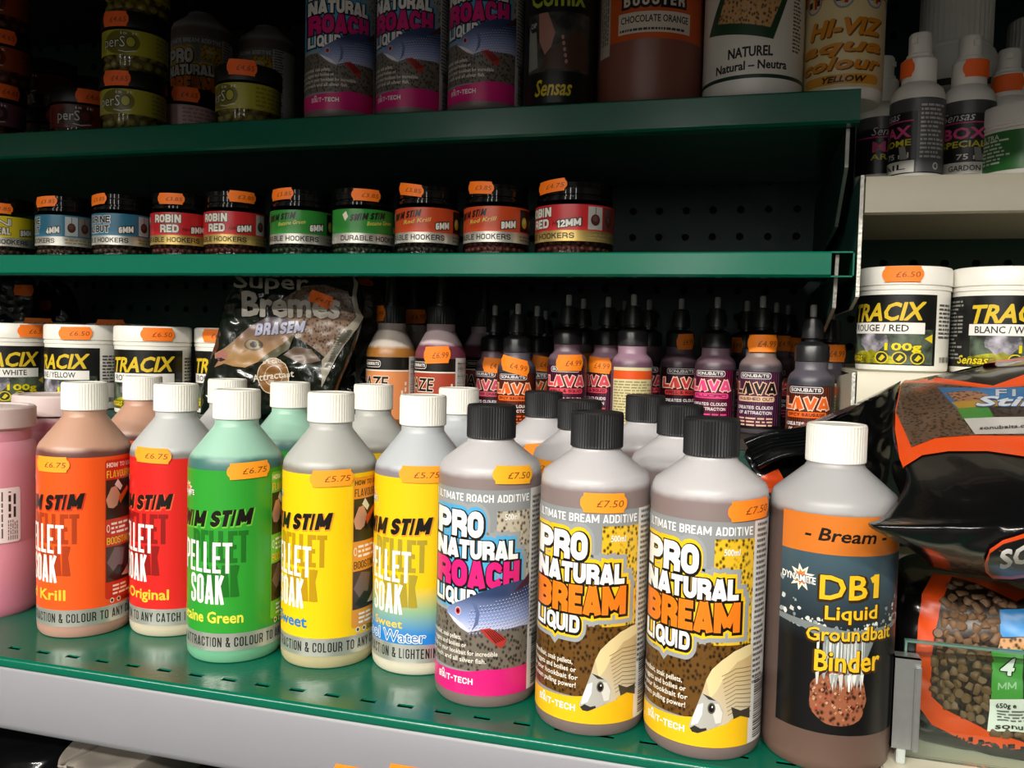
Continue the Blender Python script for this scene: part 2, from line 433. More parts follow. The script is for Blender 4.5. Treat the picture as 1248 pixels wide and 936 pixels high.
ST_Q = [(.5, 0), (.493, .14), (.468, .26), (.435, .34), (.432, .42), (.425, .5)]
ST_SHAPE = ST_Q+[(-x, y) for x, y in ST_Q[::-1]]+[(-x, -y) for x, y in ST_Q[1:]]+[(x, -y) for x, y in ST_Q[::-1][:-1]]
def sticker_on(P, u, v, w, h, tilt, txt, col='#ff8a12', ink='#7a3a06', cut=None):
    """w, h in surface units"""
    c, s_ = math.cos(tilt), math.sin(tilt)
    def g(x, y): return (u+w*x-0*y, v+h*y+w*x*s_*(h/w if False else 1)*SLOPE[0])
    P.poly([g(*p) for p in ST_SHAPE], col, 5)
    if txt:
        tr, bx = text_tris(txt, .0, .15); sx = .58/(bx[1]-bx[0]); sy = .34/CAPH
        P.tris([tuple(g(-.16+(p[0]-bx[0])*sx, -.2+p[1]*sy) for p in q) for q in tr], ink, 5)
SLOPE = [1.0]
def cyl_sticker(parent, R, a, z, w=.030, h=.0115, tilt=0, txt='£6.75', col='#ff8a12', lift=.0009, ink='#7a3a06'):
    """price ticket on a round surface; w, h in metres, z in mm"""
    P = Print(cylmap(R, off=min(lift, .0012), step=.00004), 3)
    SLOPE[0] = R*1000*math.pi/180
    sticker_on(P, a, z, math.degrees(w/R), h*1000, R_(tilt), txt, col, ink)
    SLOPE[0] = 1.0
    return link('price_sticker', P.build('price_sticker'), parent)

# ------------------------------------------------------------------ the room and the shelving unit
XL, XE, XR = -1.35, .072, .75          # left end, end of the green bay, right end of the cream bay
YB = 1.08                              # perforated back panel
def bx(name, *a, m, bevel=0): return struct(name, boxes(name, [a], m, bevel))
M_WALL = mat('room_wall_paint', '#2b2925', .8, nstr=.04)
bx('floor', -3.2, 2.6, -3.6, 1.3, -1.15, -1.1, m=mat('shop_floor', '#332f2a', .6, nstr=.2, nscale=8))
bx('ceiling', -3.2, 2.6, -3.6, 1.3, CEIL, CEIL+.05, m=mat('ceiling_tiles', '#5e5c57', .9))
bx('wall_back', -3.2, 2.6, 1.2, 1.25, -1.1, CEIL, m=M_WALL)
bx('wall_behind', -3.2, 2.6, -3.6, -3.55, -1.1, CEIL, m=M_WALL)
bx('wall_left', -3.25, -3.2, -3.6, 1.25, -1.1, CEIL, m=M_WALL)
bx('wall_right', 2.6, 2.65, -3.6, 1.25, -1.1, CEIL, m=M_WALL)
for n_, wx in ((1, -1.5), (2, -.35), (3, .9)):       # glazed shop front behind the photographer
    f_ = struct('window_%d' % n_, boxes('window', [(wx-.045, wx+.045, -3.548, -3.53, .2, 1.4)], mat('daylight_glazing', (.95, .97, 1), .3, emis=9)))
    link('window_frame', boxes('window_frame', [(wx-.085, wx-.045, -3.548, -3.51, .15, 1.45), (wx+.045, wx+.085, -3.548, -3.51, .15, 1.45), (wx-.045, wx+.045, -3.548, -3.51, 1.4, 1.45), (wx-.045, wx+.045, -3.548, -3.51, .15, .2)], mat('window_frame_paint', '#d8d6d0', .5)), f_)
M_TUBE = mat('lamp_diffuser', (1, .95, .85), .5, emis=3)
for i, (lx, ly) in enumerate(LAMPS):
    t = thing('ceiling_light', 'long white fluorescent ceiling light above the aisle', 'light', (lx, ly, CEIL-.06), 0, 'fluorescent lights over the aisle')
    link('housing', boxes('housing', [(-.62, .62, -.09, .09, .02, .06)], mat('lamp_housing', '#e6e4de', .5), .004), t)
    link('diffuser', boxes('diffuser', [(-.6, .6, -.075, .075, .0, .02)], M_TUBE, .004), t)
    L = bpy.data.lights.new('tube', 'AREA'); L.shape = 'RECTANGLE'; L.size = 1.2; L.size_y = .15; L.energy = LAMP_POWER; L.color = LAMP_COL
    lo = link('tube', L, t); lo.location = (0, 0, -.005)

# perforated back panel with real holes
def perforated(name, x0, x1, z0, z1, y, p, hr, m, ox, oz):
    v, f, idx = [], [], {}
    def V(x, z):
        k = (round(x, 5), round(z, 5))
        if k not in idx: idx[k] = len(v); v.append((x, y, z))
        return idx[k]
    nx = int((x1-x0)/p); nz = int((z1-z0)/p)
    for i in range(nx):
        for j in range(nz):
            cx = ox+math.floor((x0-ox)/p)*p+p+(i)*p; cz = oz+math.floor((z0-oz)/p)*p+p+j*p
            ring = [V(cx+hr*math.cos(k*math.pi/4), cz+hr*math.sin(k*math.pi/4)) for k in range(8)]
            h = p/2
            sq = [V(cx+h, cz), V(cx+h, cz+h), V(cx, cz+h), V(cx-h, cz+h), V(cx-h, cz), V(cx-h, cz-h), V(cx, cz-h), V(cx+h, cz-h)]
            for k in range(8):
                k2 = (k+1) % 8; f.append((ring[k], ring[k2], sq[k2], sq[k]))
            back = [len(v)+k for k in range(8)]
            for k in range(8): v.append((cx+hr*math.cos(k*math.pi/4), y+.004, cz+hr*math.sin(k*math.pi/4)))
            for k in range(8):
                k2 = (k+1) % 8; f.append((ring[k2], ring[k], back[k], back[k2]))
    return mesh(name, v, f, m, smooth=0)
o = struct('wall_panel', perforated('wall_panel', XL-.1, XR, -.05, .75, YB, .0325, .0047, M_DGREEN, .0125, .3953))
bx('wall_backing', XL-.1, XR, YB+.012, YB+.018, -1.1, 1.0, m=M_DARK)

# base shelf: green deck with a row of slots, rolled front edge
def deck():
    v, f = [], []
    Y0, Y1, S0, S1 = .474, YB, .4875, .4920
    xs = [XL]; x = -.5049-.0253*33
    while x < XE-.008:
        if x-.005 > XL: xs += [x-.0052, x+.0052]
        x += .0253
    xs = sorted(set(xs+[XE+.002]))
    ys = [Y0, S0, S1, Y1]
    ix = {}
    def V(a, b, z=0):
        k = (round(a, 5), round(b, 5), z)
        if k not in ix: ix[k] = len(v); v.append((a, b, z))
        return ix[k]
    for i in range(len(xs)-1):
        for j in range(3):
            a, b, c, d = xs[i], xs[i+1], ys[j], ys[j+1]
            if j == 1 and abs((b-a)-.0104) < 1e-4:
                z = -.0011
                f += [(V(a, c), V(b, c), V(b, c, z), V(a, c, z)), (V(b, c), V(b, d), V(b, d, z), V(b, c, z)), (V(b, d), V(a, d), V(a, d, z), V(b, d, z)), (V(a, d), V(a, c), V(a, c, z), V(a, d, z))]
                continue
            f.append((V(a, c), V(b, c), V(b, d), V(a, d)))
    # rolled front
    prof = [(.474, 0), (.4728, -.0006), (.472, -.002), (.4718, -.005), (.4725, -.0065), (.476, -.007)]
    o = len(v)
    for (yy, zz) in prof: v.extend([(xs[0], yy, zz), (xs[-1], yy, zz)])
    for k in range(len(prof)-1): a = o+2*k; f.append((a, a+2, a+3, a+1))
    return mesh('base_deck', v, f, M_GREEN, smooth=50)
unit = thing('base_shelf', 'glossy green slotted base shelf with grey fascia under the front bottles', 'shelf', (0, 0, 0))
link('base_deck', deck(), unit)
link('deck_underlay', boxes('deck_underlay', [(XL, XE, .48, YB, -.03, -.012)], M_DARK), unit)
def profile_bar(name, prof, x0, x1, m):
    n = len(prof); v = [(x0, *p) for p in prof]+[(x1, *p) for p in prof]
    f = [(k, (k+1) % n, n+(k+1) % n, n+k) for k in range(n)]+[tuple(range(n-1, -1, -1)), tuple(range(n, 2*n))]
    return mesh(name, v, f, m, smooth=40)
link('fascia', profile_bar('fascia', [(.4735, -.0072), (.4722, -.009), (.4722, -.047), (.474, -.0515), (.479, -.0545), (.487, -.0545), (.487, -.0072)], XL, XE+.003, M_GREYP), unit)
tag(link('rear_tier', boxes('rear_tier', [(XL, XE-.004, .748, YB-.004, .136, .142), (XL, XE-.004, .748, .752, .0004, .136)], M_DGREEN, .0008)), 'raised dark green tier at the rear of the base shelf', 'shelf')
for fx in (432, 500):
    c_ = atY(fx, 946, .4722); P = Print(lambda A: (np.stack([A[:, 0], 0*A[:, 0]+.4718-A[:, 2]*.0001, A[:, 1]], -1), np.tile([0., -1, 0], (len(A), 1))), 1)
    sticker_on(P, c_[0], c_[2], .030, .0125, 0, '£5.75', '#ff8a12'); link('price_sticker', P.build('price_sticker'), unit)
# the two upper green shelves: deck plus folded front lip
def shelf(name, yf, z, lip, x0, x1, m, label):
    me = profile_bar(name, [(yf, z), (yf-.0012, z-.0012), (yf-.0012, z-lip+.002), (yf+.001, z-lip), (yf+.014, z-lip), (yf+.014, z-lip+.0015),
                            (yf+.003, z-lip+.0015), (yf+.003, z-.003), (YB-.004, z-.003), (YB-.004, z)], x0, x1, m)
    return link('shelf_board', me, thing('wall_shelf', label, 'shelf', (0, 0, 0)))
mid = shelf('shelf', .695, .304, .0195, XL, .055, M_GREEN, 'narrow green shelf carrying the row of small black-lidded jars').parent
top = shelf('shelf', .706, .428, .0255, XL, XE, M_GREEN, 'dark green shelf carrying fish label bottles and stacked jars').parent
shelf('shelf', .28, .66, .12, XL, XR, M_DARK, 'deep dark unseen shelf added above the display to shade its top row')                 # unseen shelf added over the unit, keeps ceiling light off the top row
def frame_end():
    t = .0012; x0, x1 = .055, .0715; y = .694; z0, z1 = .2845, .304
    return boxes('shelf_end_cap', [(x0, x1, y, y+.3, z1-t, z1), (x0, x1, y, y+.3, z0, z0+t), (x1-t, x1, y, y+.3, z0, z1)], M_GREEN)
link('shelf_end_cap', frame_end(), mid)
def plate(name, pts, x, t, m, me_edge=None):
    """flat bracket in the y-z plane; pts (y,z)"""
    n = len(pts); v = [(x, *p) for p in pts]+[(x+t, *p) for p in pts]
    f = [tuple(range(n)), tuple(range(2*n-1, n-1, -1))]+[(k, n+k, n+(k+1) % n, (k+1) % n) for k in range(n)]
    me = mesh(name, v, f, [m, M_STEEL], mi=[0, 0]+[1]*n, smooth=0); return me
link('bracket', plate('bracket', [(.722, .402), (.722, .372), (.79, .335), (1.0, .325), (YB-.004, .325), (YB-.004, .402)], .064, .0028, M_DGREEN), top)
link('bracket', plate('bracket', [(.700, .302), (.712, .262), (.80, .245), (YB-.004, .235), (YB-.004, .284), (.72, .284), (.708, .302)], .0585, .0026, M_DGREEN), mid)

def cshelf(z, lip, label, yf=.70):
    me = profile_bar('shelf_board', [(yf, z), (yf-.001, z-.0015), (yf-.001, z-lip), (yf+.012, z-lip), (yf+.012, z-lip+.002), (yf+.002, z-lip+.002), (yf+.002, z-.003), (YB-.004, z-.003), (YB-.004, z)], .0775, XR, M_CREAM)
    t = thing('wall_shelf', label, 'shelf', (0, 0, 0)); link('shelf_board', me, t); return t
b1 = cshelf(.3605, .027, 'cream shelf carrying the small spray bottles'); b2 = cshelf(.2135, .0245, 'cream shelf carrying two white tubs beside the bait bags')
link('bracket', plate('bracket', [(.6965, .361), (.6965, .27), (.74, .262), (YB-.004, .262), (YB-.004, .34), (.70, .361)], .0735, .0026, M_DGREEN), b1)
link('bracket', plate('bracket', [(.6965, .2125), (.6965, .15), (.74, .13), (YB-.004, .12), (YB-.004, .19), (.70, .2125)], .0735, .0026, M_CREAM), b2)
bay = thing('base_shelf', 'cream base shelf under the pellet bags', 'shelf', (0, 0, 0))
link('base_deck', boxes('base_deck', [(.0765, XR, .476, YB-.004, -.006, .002)], M_CREAM, .001), bay)
link('fascia', boxes('fascia', [(.0785, XR, .474, .486, -.055, -.0065)], M_GREYP, .001), bay)
tag(link('lower_shelf', boxes('lower_shelf', [(XL, XR, .42, YB-.004, -.31, -.30)], M_GREEN)), 'green lower shelf under the grey fascia', 'shelf')

# ------------------------------------------------------------------ bottles
def bottle(name, label, cat, x, y, z, deg, body, bodym, capme, labelme, group=None, extra=()):
    t = thing(name, label, cat, (x, y, z), face_cam(x, y, deg), group)
    if isinstance(body, str): body = BODY[body]
    if bodym is not None and body.materials[0] != bodym:
        k = (body.name, bodym.name)
        if k not in _bm: b = body.copy(); b.materials[0] = bodym; _bm[k] = b
        body = _bm[k]
    link('body', body, t)
    if capme: link('cap', capme, t)
    if labelme: link('label', labelme, t)
    for n, me in extra: link(n, me, t)
    return t
_bm = {}
BODY = {}
def arc_prof(R, H0, H1, H2, rn, zn):
    return [(0, .0015), (R*.8, .0015), (R*.86, 0), (R*.94, .0006), (R*.985, .003), (R, .007), (R, H0), (R*.985, H1), (R*.94, H2), (rn+.0012, zn-.001), (rn, zn+.001), (rn, zn+.006)]
M0 = mat('bottle_plastic', '#cccccc', .4)
BODY['swim'] = lathe('swim_body', arc_prof(.0333, .137, .1412, .1447, .0152, .1645), M0, 48)
BODY['pro'] = lathe('pro_body', arc_prof(.0335, .1445, .1488, .1525, .0148, .1655), M0, 48)
BODY['db'] = lathe('db_body', arc_prof(.035, .141, .1458, .1495, .0155, .1645), M0, 48)
def ribcap(name, r, z0, z1, n, m):
    return lathe(name, [(r*.97, z0), (r, z0+.0006), (r, z0+.0022), (r, z1-.0022), (r*.985, z1-.0008), (r*.95, z1), (r*.8, z1), (r*.78, z1-.0004), (0, z1-.0004)], m, n*2, 28,
                 rib=r*.035, ribz=(z0+.0015, z1-.0015))
CAP_S = ribcap('swim_cap', .0166, .1695, .1906, 50, M_WCAP)
CAP_P = ribcap('pro_cap', .0161, .1672, .1886, 56, M_BCAP)
CAP_D = ribcap('db_cap', .0164, .1665, .188, 50, M_WCAP)

# --- the five bright labels with the white lettering
def swim_label(col, col2, dark, flav, flavcol, strip, water=False):
    P = cyl_print(.0333); base = hx(col)
    if water:
        top, bot = hx(col), hx('#1f7fd0')
        def cf(q):
            t = min(1, max(0, (62-q[1])/34)); mid = hx('#8fb48a')
            return tuple((a*(1-2*t)+b*2*t) if t < .5 else (b*(2-2*t)+c*(2*t-1)) for a, b, c in zip(top, mid, bot))
        for k in range(20): P.rect(-112, 80, 22+k*5.7, 22+(k+1)*5.7, cf, lay=0)
    else: P.rect(-112, 80, 22, 136, col, lay=0)
    P.rect(-112, 150, 9.5, 22, '#cfcfc6', 1, lay=0)
    P.block(strip, -104, 144, 12.4, 19.2, '#23211f', .13, gap=.12)
    # star badge
    P.poly([(-36+(9 if k % 2 else 5.0)*math.cos(k*math.pi/9)*1.3, 121+(6.4 if k % 2 else 3.8)*math.sin(k*math.pi/9)) for k in range(18)], '#e9e2c4')
    P.poly([(-36+(6 if k % 2 else 3.4)*math.cos(k*math.pi/9)*1.3, 121+(4.4 if k % 2 else 2.8)*math.sin(k*math.pi/9)) for k in range(18)], '#e8742a')
    P.otext('DYNAMITE', -52, -20, 117.5, 121, '#f4f1e6', '#3a2a14', .03, .09)
    k = dict(shear=.28, tilt=.03)
    k = dict(shear=.22, tilt=.035, gap=.05)
    P.block('SWIM STIM', -55.5, 57, 95.6, 107.2, col2, .27, .03, **k)
    P.block('SWIM STIM', -56, 56, 96.4, 107.8, '#17130f', .27, **k)
    for (s_, a0, a1, z0, z1) in (('PELLET', -20, 51, 72, 94), ('SOAK', -4, 41, 48, 70)):
        P.block(s_, a0, a1, z0, z1, dark, .13, .01, gap=.05)
    P.block('PELLET', -41, 33, 64.5, 86, '#f2efe6', .115, gap=.055)
    P.block('SOAK', -25, 24, 42.5, 63, '#f2efe6', .115, gap=.055)
    if water:
        P.text(flav, -42, 24, 33, 38.5, '#e8c94a', .02)
        P.otext('Cool Water', -48, 52, 23.5, 31, '#2b6fb0', '#e9eef0', .0, .06)
    else:
        P.text(flav, -52, {'Betaine Green': 46, 'Red Krill': 35, 'The Original': 53, 'F1 Sweet': 28}[flav], 29.5, 37, flavcol, .03)
    # instruction panel
    P.rect(80, 150, 22, 136, col if not water else '#e8c020', lay=0)
    P.rrect(82, 130, 27, 133, 3, 2, col2)
    P.block('HOW TO USE', 84, 128, 127.5, 131, '#f4efe2' if col2 != '#e0952c' else '#3a2a10', .2)
    P.block('FLAVOURING', 84, 130, 119.5, 125, '#f0c83c' if col2 != '#e0952c' else '#5a4010', .13)
    P.rect(83, 124, 88, 118, '#27291f')
    P.poly([(83, 103), (90, 112), (97, 113), (104, 106), (99, 98), (93, 96), (86, 97)], '#c99a80')
    P.poly([(95, 114), (104, 109), (108, 112), (100, 118)], '#dfe6df')
    P.poly([(101, 104), (118, 112), (121, 109), (104, 99)], '#e2601c')
    P.fine(90, 122, 76, 86, 3, '#f4efe2', 3, .3)
    P.disc(86, 81, 2.2, 3, '#f4efe2'); P.disc(86, 81, 1.5, 2.2, col2)
    P.block('BOOSTING', 84, 122, 68.6, 74, '#f0c83c' if col2 != '#e0952c' else '#5a4010', .13)
    P.rect(83, 124, 40, 67, '#3a2c2a')
    P.poly([(84, 55), (95, 66), (112, 64), (108, 52), (95, 46)], '#6b5a5e')
    P.poly([(86, 44), (100, 52), (112, 50), (120, 41), (96, 40)], '#151515'); P.poly([(106, 43), (120, 50), (123, 42)], '#cfa890')
    P.fine(92, 122, 29, 38, 3, '#f4efe2', 5, .3)
    for c_ in (91, 101): P.disc(c_, 25.5, 3, 2, '#e9e2d0'); P.disc(c_, 25.5, 1.8, 1.2, '#2a2620')
    P.text('500ml e', 106, 128, 23.6, 27, '#2a2620', .02)
    return P.build('label')
T1 = 'STRONG STIM ATTRACTION & COLOUR TO ANY CATCH'
swim = [
 ('orange-labelled pellet soak bottle with white cap beside the pink tub', -.4958, .5470, -58, swim_label('#f0571c', '#c8321a', '#a83a14', 'Red Krill', '#f4c53a', T1),
  liquid_mat('liq_orange', '#b58d7d', '#663d37', '#b98f79', .1405), (-43, 131, '£6.75', 0)),
 ('red-labelled pellet soak bottle with white cap between orange and green ones', -.4325, .5725, -61, swim_label('#d82420', '#e85a34', '#8e1714', 'The Original', '#f4c53a', 'STRONG ATTRACTION TO ANY CATCH IN COLD WATER'),
  liquid_mat('liq_red', '#c7bda4', '#7e7875', '#b3b4b4', .1395), (-31, 138.5, '£6.75', -2)),
 ('green-labelled pellet soak bottle with white cap', -.3584, .5425, -37, swim_label('#2f9a30', '#6fbf3a', '#1e6e20', 'Betaine Green', '#dfe04a', T1),
  liquid_mat('liq_green', '#6fae8a', '#40716a', '#98c2ae', .1435), (15, 136.2, '£6.75', 3)),
 ('plain yellow-labelled pellet soak bottle with white cap', -.2900, .5558, -54, swim_label('#f2c80e', '#e0952c', '#b8900c', 'F1 Sweet', '#2b78b8', T1),
  liquid_mat('liq_yellow', '#b7ad85', '#827c6e', '#adaea9', .1395), (2, 133.5, '£5.75', 2)),
 ('yellow-to-blue-labelled pellet soak bottle with white cap', -.2234, .5665, -44, swim_label('#f0c414', '#e0952c', '#a8942c', 'F1 Sweet', '#e8c94a', 'CORE STIM ATTRACTION & LIGHTENING TO ANY CATCH', True),
  liquid_mat('liq_water', '#d3ccb6', '#847d82', '#b2b6ba', .1405), (-1, 139, '£5.75', 0)),
]
for lab, x, y, dg, lm, bm_, (sa, sz, st, sl) in swim:
    t = bottle('liquid_bottle', lab, 'bottle', x, y, 0, dg, 'swim', bm_, CAP_S, lm, 'front row of white-capped soak bottles')
    cyl_sticker(t, .0333, sa-dg, sz, txt=st, tilt=sl, col='#ffa01c')
# second row, white caps
G2 = 'white-capped bottles of the second row'
ye_l, or_l, rd_l, gr_l = swim[3][4], swim[0][4], swim[1][4], swim[2][4]
row2 = [((148+200)/2, 458, .652, 'behind the orange and red labelled bottles', 'liq_orange', or_l), (277.5, 460, .660, 'behind the red and green labelled bottles', 'liq_red', rd_l),
        (354, 466, .650, 'behind the green and yellow labelled bottles', 'liq_green', gr_l), (455.5, 466, .668, 'behind the two yellow labelled bottles', 'liq_yellow', ye_l),
        (559.5, 472, .668, 'behind the pink roach labelled bottle', 'liq_water', ye_l)]
for px, py, Y, wh, lm, la in row2:
    p = atY(px, py, Y)
    bottle('liquid_bottle', 'white-capped bottle with milky shoulders standing '+wh, 'bottle', p[0], Y, 0, -30, 'swim', MATS[lm], CAP_S, la, G2)

# --- black-capped bottles with the fish labels
def pro_label(kind, X, Y):
    R = .0335; P = cyl_print(R); q = lambda pts: [uvpx(a, b, X, Y, R) for a, b in pts]
    ro = kind == 'ROACH'; zo = 1.0 if ro else -2.5
    acc, glow, strip = ('#d81f78', '#4fa8d8', '#d81f78') if ro else ('#ee7c1a', '#f2c31c', '#f2bd1a')
    P.rect(-120, 50, 8.5, 137+zo, '#8f9294', lay=0)
    P.rect(50, 112, 8.5, 137+zo, '#e3e0dc', lay=0)
    P.rect(-118, 50, 24, 72, '#6a6258' if ro else '#5e3f16', 2)
    P.rect(8, 50, 66, 125, '#b3aa98' if ro else '#d8ae26', 2)
    # stepped halo: grey then colour then lettering
    lines = [('PRO', -75, -6, 107+zo, 123.5+zo), ('NATURAL', -77, 33, 93.5+zo, 105.3+zo), ('@', -75, 35.5, 75.5+zo, 92.3+zo), ('LIQUID', -76, -12, 64+zo, 74.2+zo)]
    for col, e in (('#9a9ea1', 5.4), (glow, 2.9), ('#15110e', 1.15), (None, 0)):
        P.lay += 1
        for s_, a0, a1, z0, z1 in lines:
            s_ = kind if s_ == '@' else s_; hgt = z1-z0; d = .9 if col == '#15110e' else 0
            wt = .27 if s_ != 'LIQUID' else .24
            P.block(s_, a0+d*.7, a1+d, z0-d*.5, z1-d*.5, col or (acc if s_ == kind else '#f4f3ef'), wt, e/hgt, gap=.035, fade=.85, lay=P.lay)
    P.block('THE ULTIMATE %s ADDITIVE' % kind, -92, 47, 129.4+zo, 134.2+zo, '#f2f2f2', .17, gap=.1)
    P.text('500ml', 17, 33, 118.5+zo, 122+zo, '#f2f2ee', .02)
    # coloured foot and maker's name
    P.poly([(-118, 8.5), (50, 8.5), (50, 25.5), (0, 25.5), (-20, 23.5), (-60, 22), (-118, 22)], strip)
    P.block('BAIT-TECH', -62, -14, 15.3, 19.2, '#f6f2ee', .2, gap=.12)
    P.disc(-53.6, 19.6, 2.4, 1.9, '#f6f2ee'); P.disc(-53.6, 19.6, 1.3, 1.0, strip)
    for i, s_ in enumerate(['Add to groundbait, soak pellets,', 'maggots, nuggets and boilies or', 'apply directly to your hookbait for incredible' if ro else 'apply to your hookbait for', 'edge for roach and all silver fish.' if ro else 'extreme bream pulling power!']):
        P.text(s_, -98, [-28, -22, 12, 0][i] if ro else [-18, -14, -12, -14][i], 43-i*4.6, 45.9-i*4.6, '#ece6da', .015)
    if ro:
        s = 2.925; z = lambda pts: q([(520+a/s, 560+b/s) for a, b in pts])
        body = z([(74, 532), (84, 520), (105, 508), (135, 498), (165, 484), (200, 470), (250, 452), (300, 438), (340, 428), (363, 424), (362, 585), (330, 592), (290, 602), (240, 606), (200, 604), (170, 612), (148, 616), (122, 600), (100, 576), (86, 556), (76, 544)])
        def fc(p):
            t = min(1, max(0, (p[1]-44)/28)); a, b, c = hx('#e9e7f2'), hx('#8d9fd0'), hx('#2f3f66')
            return tuple(x*(1-t*2)+y*t*2 if t < .5 else y*(2-2*t)+w_*(2*t-1) for x, y, w_ in zip(a, b, c))
        P.tris(_fan(body), fc)
        P.lay += 1
        for i in range(13):
            for j in range(20):
                a = -20+j*3.7+(i % 2)*1.85; zz = 46+i*2.1+j*.30
                top_ = 63.5+j*.75; bot_ = 45.5+j*.12
                if bot_ < zz < top_-1.5:
                    P.poly([(a, zz), (a+2.1, zz+.8), (a+2.3, zz+1.6), (a+1.3, zz+1.1)], '#1f2a58' if i > 6 else '#6a72a8', lay=P.lay)
                    P.poly([(a+1.0, zz+1.3), (a+2.2, zz+1.7), (a+1.6, zz+2.2)], '#dfe4f4', lay=P.lay)
        P.poly(z([(150, 500), (178, 515), (190, 545), (184, 585), (160, 612), (172, 580), (176, 545), (165, 518)]), '#5a6a94')
        P.poly(z([(80, 545), (100, 562), (128, 585), (150, 610), (122, 598), (98, 574)]), '#f2eef4')
        P.disc(*z([(113, 538)])[0], 3.6, 2.6, '#d9c9c4'); P.disc(*z([(113, 538)])[0], 2.9, 2.1, '#b8222a'); P.disc(*z([(113, 538)])[0], 1.3, 1.0, '#140808')
        P.poly(z([(190, 605), (225, 600), (262, 622), (284, 640), (276, 662), (262, 672), (238, 655), (212, 632)]), '#b0362e')
        P.lay += 1
        for k in range(5): P.poly(z([(205+k*8, 608), (208+k*8, 607), (250+k*7, 652-k*3), (246+k*7, 655-k*3)]), '#5a1512', lay=P.lay)
        P.poly(z([(310, 470), (335, 440), (363, 400), (363, 440), (340, 455)]), '#4a1f2c')
    else:
        s = 2.925; z = lambda pts: q([(640+a/s, 580+b/s) for a, b in pts])
        body = z([(193, 818), (198, 800), (208, 775), (222, 738), (236, 700), (250, 655), (268, 620), (300, 588), (340, 555), (375, 535), (396, 525), (392, 700), (388, 775), (362, 770), (335, 782), (318, 800), (285, 812), (250, 828), (222, 838), (204, 834)])
        def fc(p):
            t = min(1, max(0, (p[1]-12)/55)); a, b = hx('#cfc8b4'), hx('#c9a868'); return tuple(x*(1-t)+y*t for x, y in zip(a, b))
        P.tris(_fan(body), fc)
        P.poly(z([(250, 655), (268, 620), (300, 588), (340, 555), (375, 535), (396, 525), (396, 560), (350, 590), (310, 640), (285, 690), (262, 720)]), '#e3cf9a')
        P.lay += 1
        for k in range(11): P.poly(z([(300+k*2, 640+k*13), (345, 612+k*14), (392, 600+k*15), (392, 603+k*15), (345, 615+k*14), (300+k*2, 643+k*13)]), '#8a7444', lay=P.lay)
        P.poly(z([(222, 738), (236, 702), (262, 712), (290, 728), (306, 760), (300, 800), (285, 812), (250, 828), (222, 838), (204, 834), (193, 818), (205, 785)]), '#b3b1aa')
        P.poly(z([(205, 785), (222, 742), (240, 735), (236, 775), (222, 805), (200, 812)]), '#e9e8e2')
        P.poly(z([(260, 735), (290, 735), (303, 765), (298, 798), (280, 802), (272, 772)]), '#d9d7ce')
        P.poly(z([(196, 822), (212, 812), (232, 822), (250, 818), (252, 826), (222, 838), (204, 834)]), '#2e2b27')
        P.poly(z([(236, 702), (262, 712), (282, 725), (258, 722)]), '#3a3833')
        P.poly(z([(330, 742), (360, 752), (388, 738), (388, 775), (360, 770), (338, 782)]), '#3c362c')
        e = z([(267, 751)])[0]; P.disc(*e, 3.6, 3.2, '#5a564c'); P.disc(*e, 2.5, 2.3, '#171310'); P.disc(e[0]+.6, e[1]+.8, .7, .6, '#f0f0f0')
    P.fine(53, 72, 42, 134, 30, '#6a6866', 4, .2)
    P.bars(57, 100, 11, 46, 26, '#1e1c1c', 9)
    return P.build('label')
def _fan(poly):
    from mathutils.geometry import tessellate_polygon
    # dense triangles so that printed colour runs stay smooth
    tl = [tuple(poly[i] for i in t) for t in tessellate_polygon([[Vector((p[0], p[1], 0)) for p in poly]])]
    out = []
    for t in tl:
        st = [t]
        for _ in range(3):
            nx = []
            for a, b, c in st:
                ab = ((a[0]+b[0])/2, (a[1]+b[1])/2); bc = ((b[0]+c[0])/2, (b[1]+c[1])/2); ca = ((a[0]+c[0])/2, (a[1]+c[1])/2)
                nx += [(a, ab, ca), (ab, b, bc), (ca, bc, c), (ab, bc, ca)]
            st = nx
        out += st
    return out
LIQ_P = liquid_mat('liq_brown', '#7a6a66', '#877775', '#b9b6b8', .1455)
L_RO = pro_label('ROACH', -.1623, .5330); L_BR = pro_label('BREAM', -.0897, .5166)
G3 = 'front row of black-capped fish label bottles'
t = bottle('liquid_bottle', 'black-capped bottle with pink ROACH lettering and a silver fish, front of base shelf', 'bottle', -.1623, .5330, 0, 0, 'pro', LIQ_P, CAP_P, L_RO, G3)
cyl_sticker(t, .0335, 26, 150.5-3, txt='£7.50', tilt=-2, col='#ffb41c', w=.028)
t = bottle('liquid_bottle', 'black-capped bottle with orange BREAM lettering beside the pink ROACH bottle', 'bottle', -.0897, .5166, 0, 0, 'pro', LIQ_P, CAP_P, L_BR, G3)
cyl_sticker(t, .0335, 9, 138.5, txt='£7.50', tilt=0, col='#ff9a1c', w=.0275)
t = bottle('liquid_bottle', 'black-capped bottle with orange BREAM lettering beside the white-capped groundbait binder bottle', 'bottle', -.0211, .5091, 0, -1.5, 'pro', LIQ_P, CAP_P, L_BR, G3)
cyl_sticker(t, .0335, 45, 141, txt='£7.50', tilt=3, col='#ff8a1c', w=.031)
G4 = 'black-capped bottles standing behind the fish label bottles'
